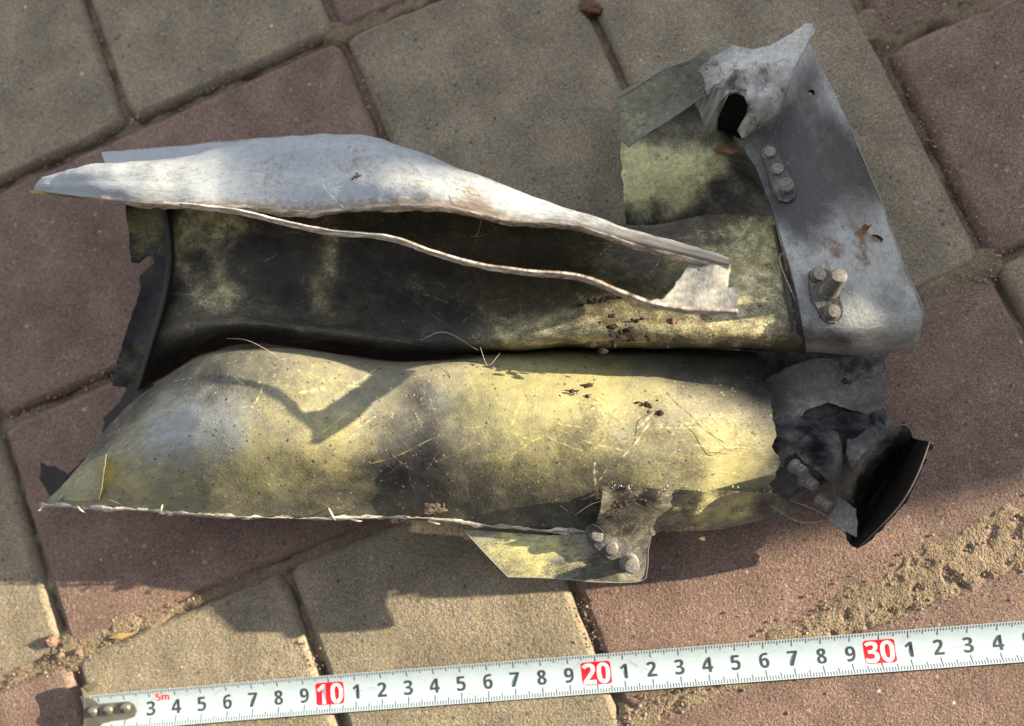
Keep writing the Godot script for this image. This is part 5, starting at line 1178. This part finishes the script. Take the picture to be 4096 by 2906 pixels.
	nut_plate([
		Vector3(27.40, 4.25, -17.25), Vector3(27.54, 4.30, -17.38), Vector3(27.72, 4.35, -17.37), Vector3(27.86, 4.45, -17.17),
		Vector3(27.89, 4.50, -16.77), Vector3(27.94, 4.59, -16.39), Vector3(28.05, 4.79, -15.93), Vector3(28.12, 4.91, -15.57),
		Vector3(27.99, 4.99, -15.27), Vector3(27.78, 4.93, -15.15), Vector3(27.53, 4.86, -15.27), Vector3(27.45, 4.72, -15.57),
		Vector3(27.41, 4.60, -16.05), Vector3(27.41, 4.41, -16.60), Vector3(27.36, 4.28, -16.97),
	], [Vector3(27.57, 4.36, -17.04), Vector3(27.69, 4.51, -16.38)], Vector3(27.73, 4.79, -15.67), Vector3(0.05, 1, 0.05), 0.24, 0.35, platem, steel, root)
	nut_plate([
		Vector3(27.72, 6.09, -12.47), Vector3(27.81, 5.96, -12.65), Vector3(27.99, 5.99, -12.71), Vector3(28.20, 6.03, -12.64),
		Vector3(28.42, 6.18, -12.46), Vector3(28.47, 6.32, -12.11), Vector3(28.40, 6.43, -11.65), Vector3(28.42, 6.49, -11.34),
		Vector3(28.35, 6.49, -11.08), Vector3(28.16, 6.46, -10.93), Vector3(27.95, 6.44, -10.99), Vector3(27.78, 6.44, -11.18),
		Vector3(27.72, 6.40, -11.47), Vector3(27.63, 6.33, -11.70), Vector3(27.66, 6.22, -12.08),
	], [Vector3(27.97, 6.13, -12.46), Vector3(28.10, 6.47, -11.26)], Vector3(28.16, 6.31, -11.91), Vector3(0.04, 1, -0.28), 0.24, 0.95, platem, steel, root)
	nut_plate([
		Vector3(20.27, 4.31, -5.59), Vector3(20.21, 4.14, -5.36), Vector3(20.31, 4.17, -5.07), Vector3(20.60, 4.14, -4.82),
		Vector3(20.83, 4.00, -4.56), Vector3(21.12, 3.87, -4.30), Vector3(21.49, 3.64, -4.01), Vector3(21.78, 3.55, -4.00),
		Vector3(21.93, 3.59, -4.22), Vector3(21.96, 3.65, -4.51), Vector3(21.76, 3.83, -4.81), Vector3(21.49, 3.97, -5.00),
		Vector3(21.21, 4.00, -5.10), Vector3(20.85, 4.43, -5.33), Vector3(20.68, 4.74, -5.59), Vector3(20.48, 4.74, -5.71),
	], [Vector3(20.59, 4.31, -5.31), Vector3(20.99, 4.01, -4.83)], Vector3(21.51, 3.77, -4.31), Vector3(0.12, 1, 0.1), 0.26, 0.55, platem, steel, root)


func ringed(r: float, h: float) -> Array:
	var out := [[r * 1.25, -0.05], [r * 1.25, 0.06], [r, 0.08]]
	var n := maxi(3, int(h / 0.13))
	for i in n:
		var y := 0.1 + (h - 0.1) * i / n
		out.append_array([[r, y], [r, y + (h - 0.1) / n * 0.35], [r * 0.80, y + (h - 0.1) / n * 0.7]])
	out.append_array([[r * 0.95, h], [r * 0.8, h + 0.03], [0.0, h + 0.03]])
	return out


func nut_plate(outline: Array, rivets: Array, bolt: Vector3, axis: Vector3, r: float, h: float, m: Material, steel: Material, root: Node3D) -> void:
	var o := put("anchor_plate", plate(outline, [], 0.2, 0.15, 0.02, 0.0, 95), m, root)
	for q: Vector3 in rivets:
		put("rivet", lathe(q, Vector3(0.05, 1, 0), [[0.235, -0.05], [0.235, 0.03], [0.20, 0.045], [0.195, 0.045], [0.19, 0.15], [0.165, 0.172], [0.0, 0.172]]), steel, o)
	put("bolt", lathe(bolt, axis, ringed(r, h)), steel, o)


# =================================================================== the tape measure
func blade_y(x: float, z: float) -> float:
	return 0.09 + 0.26 * pow(clampf((9.0 - x) / 9.0, 0.0, 1.0), 1.5) + 0.20 * pow(absf(z) / 0.66, 2.0)


func on_blade(v: Vector3, up: float) -> Vector3:
	return Vector3(v.x, blade_y(v.x, v.z) + up, v.z)


func build_tape() -> void:
	var root := thing("tape_measure", "white steel tape measure blade with black and red centimetre numbers along the front", "tape measure")
	var grid := []
	for j in 9:
		var row := []
		for i in 44:
			row.append(on_blade(Vector3(0.35 + i, 0, lerpf(-0.66, 0.68, j / 8.0)), 0.0))
		grid.append(row)
	var enamel := metal(1024, 48, 201, Color(0.72, 0.79, 0.83), [{c = Color(0.58, 0.65, 0.68), f = [], amp = 1.0, freq = 3.0, sharp = 1.0, bias = -0.25}], {grain = 0.05, relief = 0.004, rough = 0.32, spec = 0.5, scratches = 40, ink = Color(0.55, 0.6, 0.6)})
	var blade := put("blade", sheet(grid, 172, 16, 0.022), enamel, root)
	# printed scale
	var ink := flat_mat(Color(0.22, 0.26, 0.28), 0.5)
	var red := flat_mat(Color(0.86, 0.09, 0.18), 0.45)
	var pale := flat_mat(Color(0.92, 0.93, 0.93), 0.45)
	var v := PackedVector3Array()
	var f := PackedInt32Array()
	for k in range(7, 420):
		var x := k * 0.1
		var l := 0.30 if k % 10 == 0 else 0.20 if k % 5 == 0 else 0.12
		for side in 2:
			var z0 := -0.655 if side == 0 else 0.66
			var z1 := z0 + (l * 0.9 if side == 0 else -l)
			var at := v.size()
			var wd := 0.016
			for s in 3:
				var z := lerpf(z0, z1, s / 2.0)
				v.append(on_blade(Vector3(x - wd, 0, z), 0.004))
				v.append(on_blade(Vector3(x + wd, 0, z), 0.004))
			for s in 2:
				var a := at + s * 2
				if side == 0:
					f.append_array([a, a + 1, a + 2, a + 1, a + 3, a + 2])
				else:
					f.append_array([a, a + 2, a + 1, a + 1, a + 2, a + 3])
	var marks := put("tick_marks", commit(v, PackedVector2Array(), f), ink, blade)
	marks.set_meta("kind", "stuff")
	for k in range(3, 41):
		if k % 10 == 0:
			put("red_box", red_box(k), red, blade)
			put("numeral", lettering(str(k), 0.70, Vector2(k, 0.02), 0.009), pale, blade)
		else:
			put("numeral", lettering(str(k % 10), 0.51, Vector2(k, 0.03), 0.005), ink, blade)
	put("numeral", lettering("5m", 0.27, Vector2(3.5, -0.36), 0.005), red, blade)
	# end hook
	var nickel := flat_mat(Color(0.55, 0.53, 0.49), 0.3, 0.7)
	var hook := put("end_hook", plate([
		Vector3(0.68, 0.78, -0.67), Vector3(1.00, 0.78, -0.61), Vector3(1.23, 0.78, -0.41), Vector3(2.40, 0.74, -0.40),
		Vector3(2.62, 0.72, -0.26), Vector3(2.70, 0.70, -0.03), Vector3(2.61, 0.72, 0.17), Vector3(2.34, 0.74, 0.24),
		Vector3(1.45, 0.78, 0.26), Vector3(1.20, 0.78, 0.45), Vector3(0.95, 0.78, 0.80), Vector3(0.63, 0.78, 0.92),
	], [], 0.05, 0.15, 0.02, 0.0, 131), nickel, root)
	put("hook_corner", plate([
		Vector3(0.74, 0.90, -1.13), Vector3(1.08, 0.75, -1.25), Vector3(1.11, 0.62, -1.17), Vector3(1.06, 0.55, -0.90),
		Vector3(0.82, 0.62, -0.83),
	], [], 0.04, 0.12), nickel, hook)
	var lug: Array = [Vector3(0.60, 0.85, -1.06), Vector3(0.65, 0.80, -0.60), Vector3(0.67, 0.80, -0.06), Vector3(0.58, 0.80, 0.48), Vector3(0.47, 0.85, 0.99)]
	var low := []
	for q: Vector3 in lug:
		low.append(Vector3(q.x + 0.05, 0.02, q.z))
	put("hook_lip", sheet([lug, low], 20, 6, 0.05), nickel, hook)
	for q: Vector3 in [Vector3(1.04, 0.80, -0.16), Vector3(1.65, 0.79, -0.18), Vector3(2.33, 0.77, -0.20)]:
		put("rivet", lathe(q, Vector3.UP, [[0.2, -0.03], [0.2, 0.02], [0.185, 0.09], [0.13, 0.14], [0.0, 0.155]], 28), nickel, hook)


func red_box(k: int) -> ArrayMesh:
	var v := PackedVector3Array()
	var f := PackedInt32Array()
	var pts := []
	var hw := 0.54
	var hz := 0.40
	var r := 0.1
	for c in 4:
		var cx := (hw - r) * (1 if c == 0 or c == 3 else -1)
		var cz := (hz - r) * (1 if c < 2 else -1)
		for s in 5:
			var a := PI / 2 * (c + s / 4.0)
			pts.append(Vector2(cx + cos(a) * r, cz + sin(a) * r))
	# laid in strips across so that it follows the hollow of the blade
	for i in 21:
		var z := lerpf(-hz, hz, i / 20.0)
		var half := hw
		if absf(z) > hz - r:
			half = hw - r + sqrt(maxf(0.0, r * r - pow(absf(z) - hz + r, 2.0)))
		v.append(on_blade(Vector3(k - half, 0, z + 0.01), 0.005))
		v.append(on_blade(Vector3(k + half, 0, z + 0.01), 0.005))
	for i in 20:
		var a := i * 2
		f.append_array([a, a + 1, a + 2, a + 1, a + 3, a + 2])
	return commit(v, PackedVector2Array(), f)


func lettering(text: String, height: float, at: Vector2, up: float) -> ArrayMesh:
	var font := SystemFont.new()
	font.font_names = PackedStringArray(["Droid Sans"])
	font.font_weight = 700
	var t := TextMesh.new()
	t.text = text
	t.font = font
	t.font_size = 64
	t.pixel_size = 0.01
	t.depth = 0.0
	t.curve_step = 1.0
	var s := t.get_mesh_arrays()
	var p: PackedVector3Array = s[Mesh.ARRAY_VERTEX]
	var lo := Vector3(1e9, 1e9, 0)
	var hi := -lo
	for q in p:
		lo = lo.min(q)
		hi = hi.max(q)
	var c := (lo + hi) / 2.0
	var k := height / 0.46
	var v := PackedVector3Array()
	for q in p:
		v.append(on_blade(Vector3(at.x + (q.x - c.x) * k, 0, at.y - (q.y - c.y) * k), up))
	var idx: PackedInt32Array = s[Mesh.ARRAY_INDEX] if s[Mesh.ARRAY_INDEX] != null else PackedInt32Array(range(p.size()))
	return commit(v, PackedVector2Array(), idx)


# =================================================================== small litter
func leaf(at: Vector3, size: float, turn: float, sd: int) -> ArrayMesh:
	rng.seed = sd
	var pts := []
	var n := 16
	for i in n:
		var a := TAU * i / n
		var r := size * rng.randf_range(0.55, 1.1) * (1.0 + 0.45 * cos(a * 2.0))
		var d := Vector2(cos(a) * r, sin(a) * r * 0.6).rotated(turn)
		pts.append(at + Vector3(d.x, 0.35 * size * sin(a * 2.0 + turn) + rng.randf_range(0.0, 0.1) * size, d.y))
	return plate(pts, [at + Vector3(0, size * 0.5, 0)], 0.02, size * 0.3)


func build_litter() -> void:
	var brown := flat_mat(Color(0.50, 0.37, 0.25), 0.85)
	var o: Node3D = put("dry_leaf", leaf(Vector3(26.48, 3.23, -17.79), 0.36, 0.4, 3), flat_mat(Color(0.52, 0.39, 0.29), 0.85), self)
	tag(o, "small crumpled brown leaf caught between the flared yellow wall and grey collar", "leaf")
	o = put("dry_leaf", leaf(Vector3(29.78, 5.15, -13.77), 0.32, 2.2, 8), brown, self)
	tag(o, "curled orange brown leaf scrap lying on the grey collar beside its round hole", "leaf")
	o = put("fallen_bud", lump(Vector3(22.67, -0.10, -25.64), Vector3(0.55, 0.22, 0.28), 0.9, 4), flat_mat(Color(0.38, 0.25, 0.17), 0.7), self)
	tag(o, "rust brown fallen bud lying in the paving joint at the top edge", "bud")
	o = put("red_seed", lump(Vector3(23.56, 6.05, -11.57), Vector3(0.09, 0.05, 0.15), 0.15, 5), flat_mat(Color(0.36, 0.17, 0.12), 0.6), self)
	tag(o, "tiny dark red seed on the yellow ridge below the torn tab", "seed")
	o = put("straw", plate([Vector3(1.28, 0.12, -2.67), Vector3(1.28, 0.12, -2.67).lerp(Vector3(2.49, 0.20, -2.78), 0.4) + Vector3(0, 0.05, -0.12), Vector3(2.49, 0.20, -2.78), Vector3(1.28, 0.12, -2.67).lerp(Vector3(2.49, 0.20, -2.78), 0.5) + Vector3(0, 0.03, 0.12)], [], 0.03, 0.1), flat_mat(Color(0.72, 0.6, 0.40), 0.8), self)
	tag(o, "flat dry straw blade lying on the sunlit ochre block above the tape hook", "straw")
	o = thing("husk_cluster", "tangle of pale seed husks hanging from the bracket's front edge", "seed husks")
	for k in 7:
		rng.seed = 40 + k
		put("husk", lump(Vector3(23.58, 3.20, -5.15) + Vector3(rng.randf_range(-0.35, 0.4), rng.randf_range(-0.1, 0.25), rng.randf_range(-0.2, 0.4)), Vector3(rng.randf_range(0.04, 0.13), 0.04, rng.randf_range(0.04, 0.13)), 0.9, 60 + k, 7), flat_mat(Color(0.60, 0.52, 0.39), 0.8), o)
	crumbs("soil_clump", "reddish brown clump of soil crumbs on the dark bracket by the nut plate", Vector3(21.29, 4.95, -6.36), 60, 0.55, Color(0.24, 0.18, 0.15), 0.045, 70)
	crumbs("soil_clump", "dark soil crumbs scattered along the yellow ridge below the torn strip", Vector3(22.27, 5.95, -11.40), 40, 1.0, Color(0.16, 0.12, 0.10), 0.07, 90)
	crumbs("soil_clump", "dark crescent of soil crumbs beside the ridge's shadow edge", Vector3(21.45, 5.01, -12.62), 22, 0.6, Color(0.15, 0.12, 0.10), 0.07, 96)
	crumbs("soil_clump", "small brown soil crumbs on the bright yellow part of the lower shell", Vector3(20.34, 5.66, -9.73), 9, 0.35, Color(0.26, 0.18, 0.14), 0.07, 99)
	crumbs("soil_clump", "brown bark crumbs near the right end of the lower shell", Vector3(22.57, 5.60, -9.15), 11, 0.5, Color(0.25, 0.17, 0.13), 0.08, 104)
	crumbs("soil_clump", "speck of brown soil on the middle of the white panel", Vector3(14.57, 7.42, -16.92), 7, 0.2, Color(0.32, 0.26, 0.21), 0.06, 107)
	crumbs("soil_clump", "grey torn crumb of metal scale near the shell's front edge", Vector3(15.57, 4.53, -6.68), 8, 0.3, Color(0.35, 0.32, 0.28), 0.09, 109)
	o = put("brick_crumb", lump(Vector3(-1.09, 0.10, -2.73), Vector3(0.26, 0.17, 0.2), 0.9, 31), flat_mat(Color(0.52, 0.41, 0.36), 0.9), self)
	tag(o, "salmon red brick crumb in the joint above the tape hook, largest there", "brick crumb")
	o = put("brick_crumb", lump(Vector3(0.05, 0.15, -2.24), Vector3(0.15, 0.1, 0.13), 0.8, 32), flat_mat(Color(0.50, 0.41, 0.36), 0.9), self)
	tag(o, "small reddish brick crumb right of the largest salmon one", "brick crumb")
	o = put("brick_crumb", lump(Vector3(-0.73, 0.10, -2.17), Vector3(0.17, 0.11, 0.12), 0.8, 33), flat_mat(Color(0.5, 0.43, 0.38), 0.9), self)
	tag(o, "small dusty brick crumb just below the largest salmon one", "brick crumb")
	var hairs := [
		[Vector3(25.38, 5.60, -13.54), Vector3(26.16, 5.20, -14.20), Vector3(26.70, 4.40, -14.93)],
		[Vector3(17.67, 8.30, -15.75), Vector3(17.95, 8.40, -15.44), Vector3(18.44, 8.40, -15.13)],
		[Vector3(15.63, 5.20, -12.06), Vector3(16.54, 5.60, -12.15), Vector3(17.53, 5.60, -11.46)],
		[Vector3(11.58, 5.20, -11.53), Vector3(9.89, 4.90, -12.70), Vector3(8.56, 4.00, -13.12)],
		[Vector3(17.57, 5.30, -11.59), Vector3(17.80, 5.60, -10.95), Vector3(18.22, 5.60, -11.29)],
		[Vector3(26.84, 3.60, -5.78), Vector3(27.99, 2.60, -5.21), Vector3(28.82, 2.20, -4.51)],
		[Vector3(26.16, 3.80, -5.70), Vector3(27.30, 2.60, -4.95), Vector3(28.38, 2.20, -4.88)],
		[Vector3(19.56, 5.20, -6.41), Vector3(19.96, 4.60, -5.87), Vector3(19.63, 4.00, -5.05)],
		[Vector3(19.98, 4.80, -6.04), Vector3(20.48, 5.20, -6.33), Vector3(20.92, 5.40, -6.45)],
		[Vector3(18.50, 8.30, -15.34), Vector3(17.83, 5.00, -15.44), Vector3(17.47, 4.40, -15.49)],
		[Vector3(17.47, 4.40, -15.52), Vector3(17.81, 4.40, -15.48), Vector3(18.09, 4.40, -15.51)],
		[Vector3(27.19, 6.20, -11.78), Vector3(26.97, 6.00, -13.02), Vector3(27.14, 6.00, -13.37)],
		[Vector3(24.07, 5.60, -8.56), Vector3(24.84, 5.20, -7.58), Vector3(25.43, 5.00, -7.83)],
		[Vector3(24.61, 5.20, -7.60), Vector3(25.06, 5.20, -7.65), Vector3(25.60, 5.00, -7.56)],
		[Vector3(22.20, 5.70, -8.15), Vector3(22.42, 5.80, -8.73), Vector3(22.75, 5.70, -8.94)],
	]
	var said := ["pale bent hair arching from the torn tab towards the collar", "white hair stuck on the white panel", "long spider thread over the dark trough's lower ridge", "spider thread across the black groove at the left",
		"knotted pale fibre hanging over the groove at mid length", "spider thread strung below the bracket's right end", "second spider thread below the bracket's right end", "loop of dark fibre on the shell left of the bracket",
		"curved grass fibre beside the bracket's cut edge", "thin seed stalk hanging under the white panel's edge", "short pale seed bristle in the dark trough", "hair lying on the collar's bead",
		"dark curved grass stem on the right end of the lower shell", "pale straw sliver on the right end of the lower shell", "pale splinter standing in the shell's long scratch"]
	for k in hairs.size():
		var h := put("fibre", strand(hairs[k], 0.009, 5, 14), flat_mat([Color(0.75, 0.73, 0.66), Color(0.28, 0.23, 0.18)][1 if k in [7, 12] else 0], 0.6), self)
		tag(h, said[k], "fibre")


func crumbs(called: String, label: String, at: Vector3, count: int, spread: float, c: Color, size: float, sd: int) -> void:
	var o := thing(called, label, "soil")
	rng.seed = sd
	var st := SurfaceTool.new()
	st.begin(Mesh.PRIMITIVE_TRIANGLES)
	for k in count:
		var d := Vector3(rng.randfn(0, 0.5) * spread, rng.randf_range(-0.02, 0.03), rng.randfn(0, 0.3) * spread)
		var s := size * rng.randf_range(0.3, 1.3)
		st.append_from(lump(at + d, Vector3(s * rng.randf_range(0.6, 2.6), s * 0.5, s), 0.9, sd + k, 6), 0, Transform3D())
	var m := put("crumbs", st.commit(), flat_mat(c, 0.95), o)
	m.set_meta("kind", "stuff")
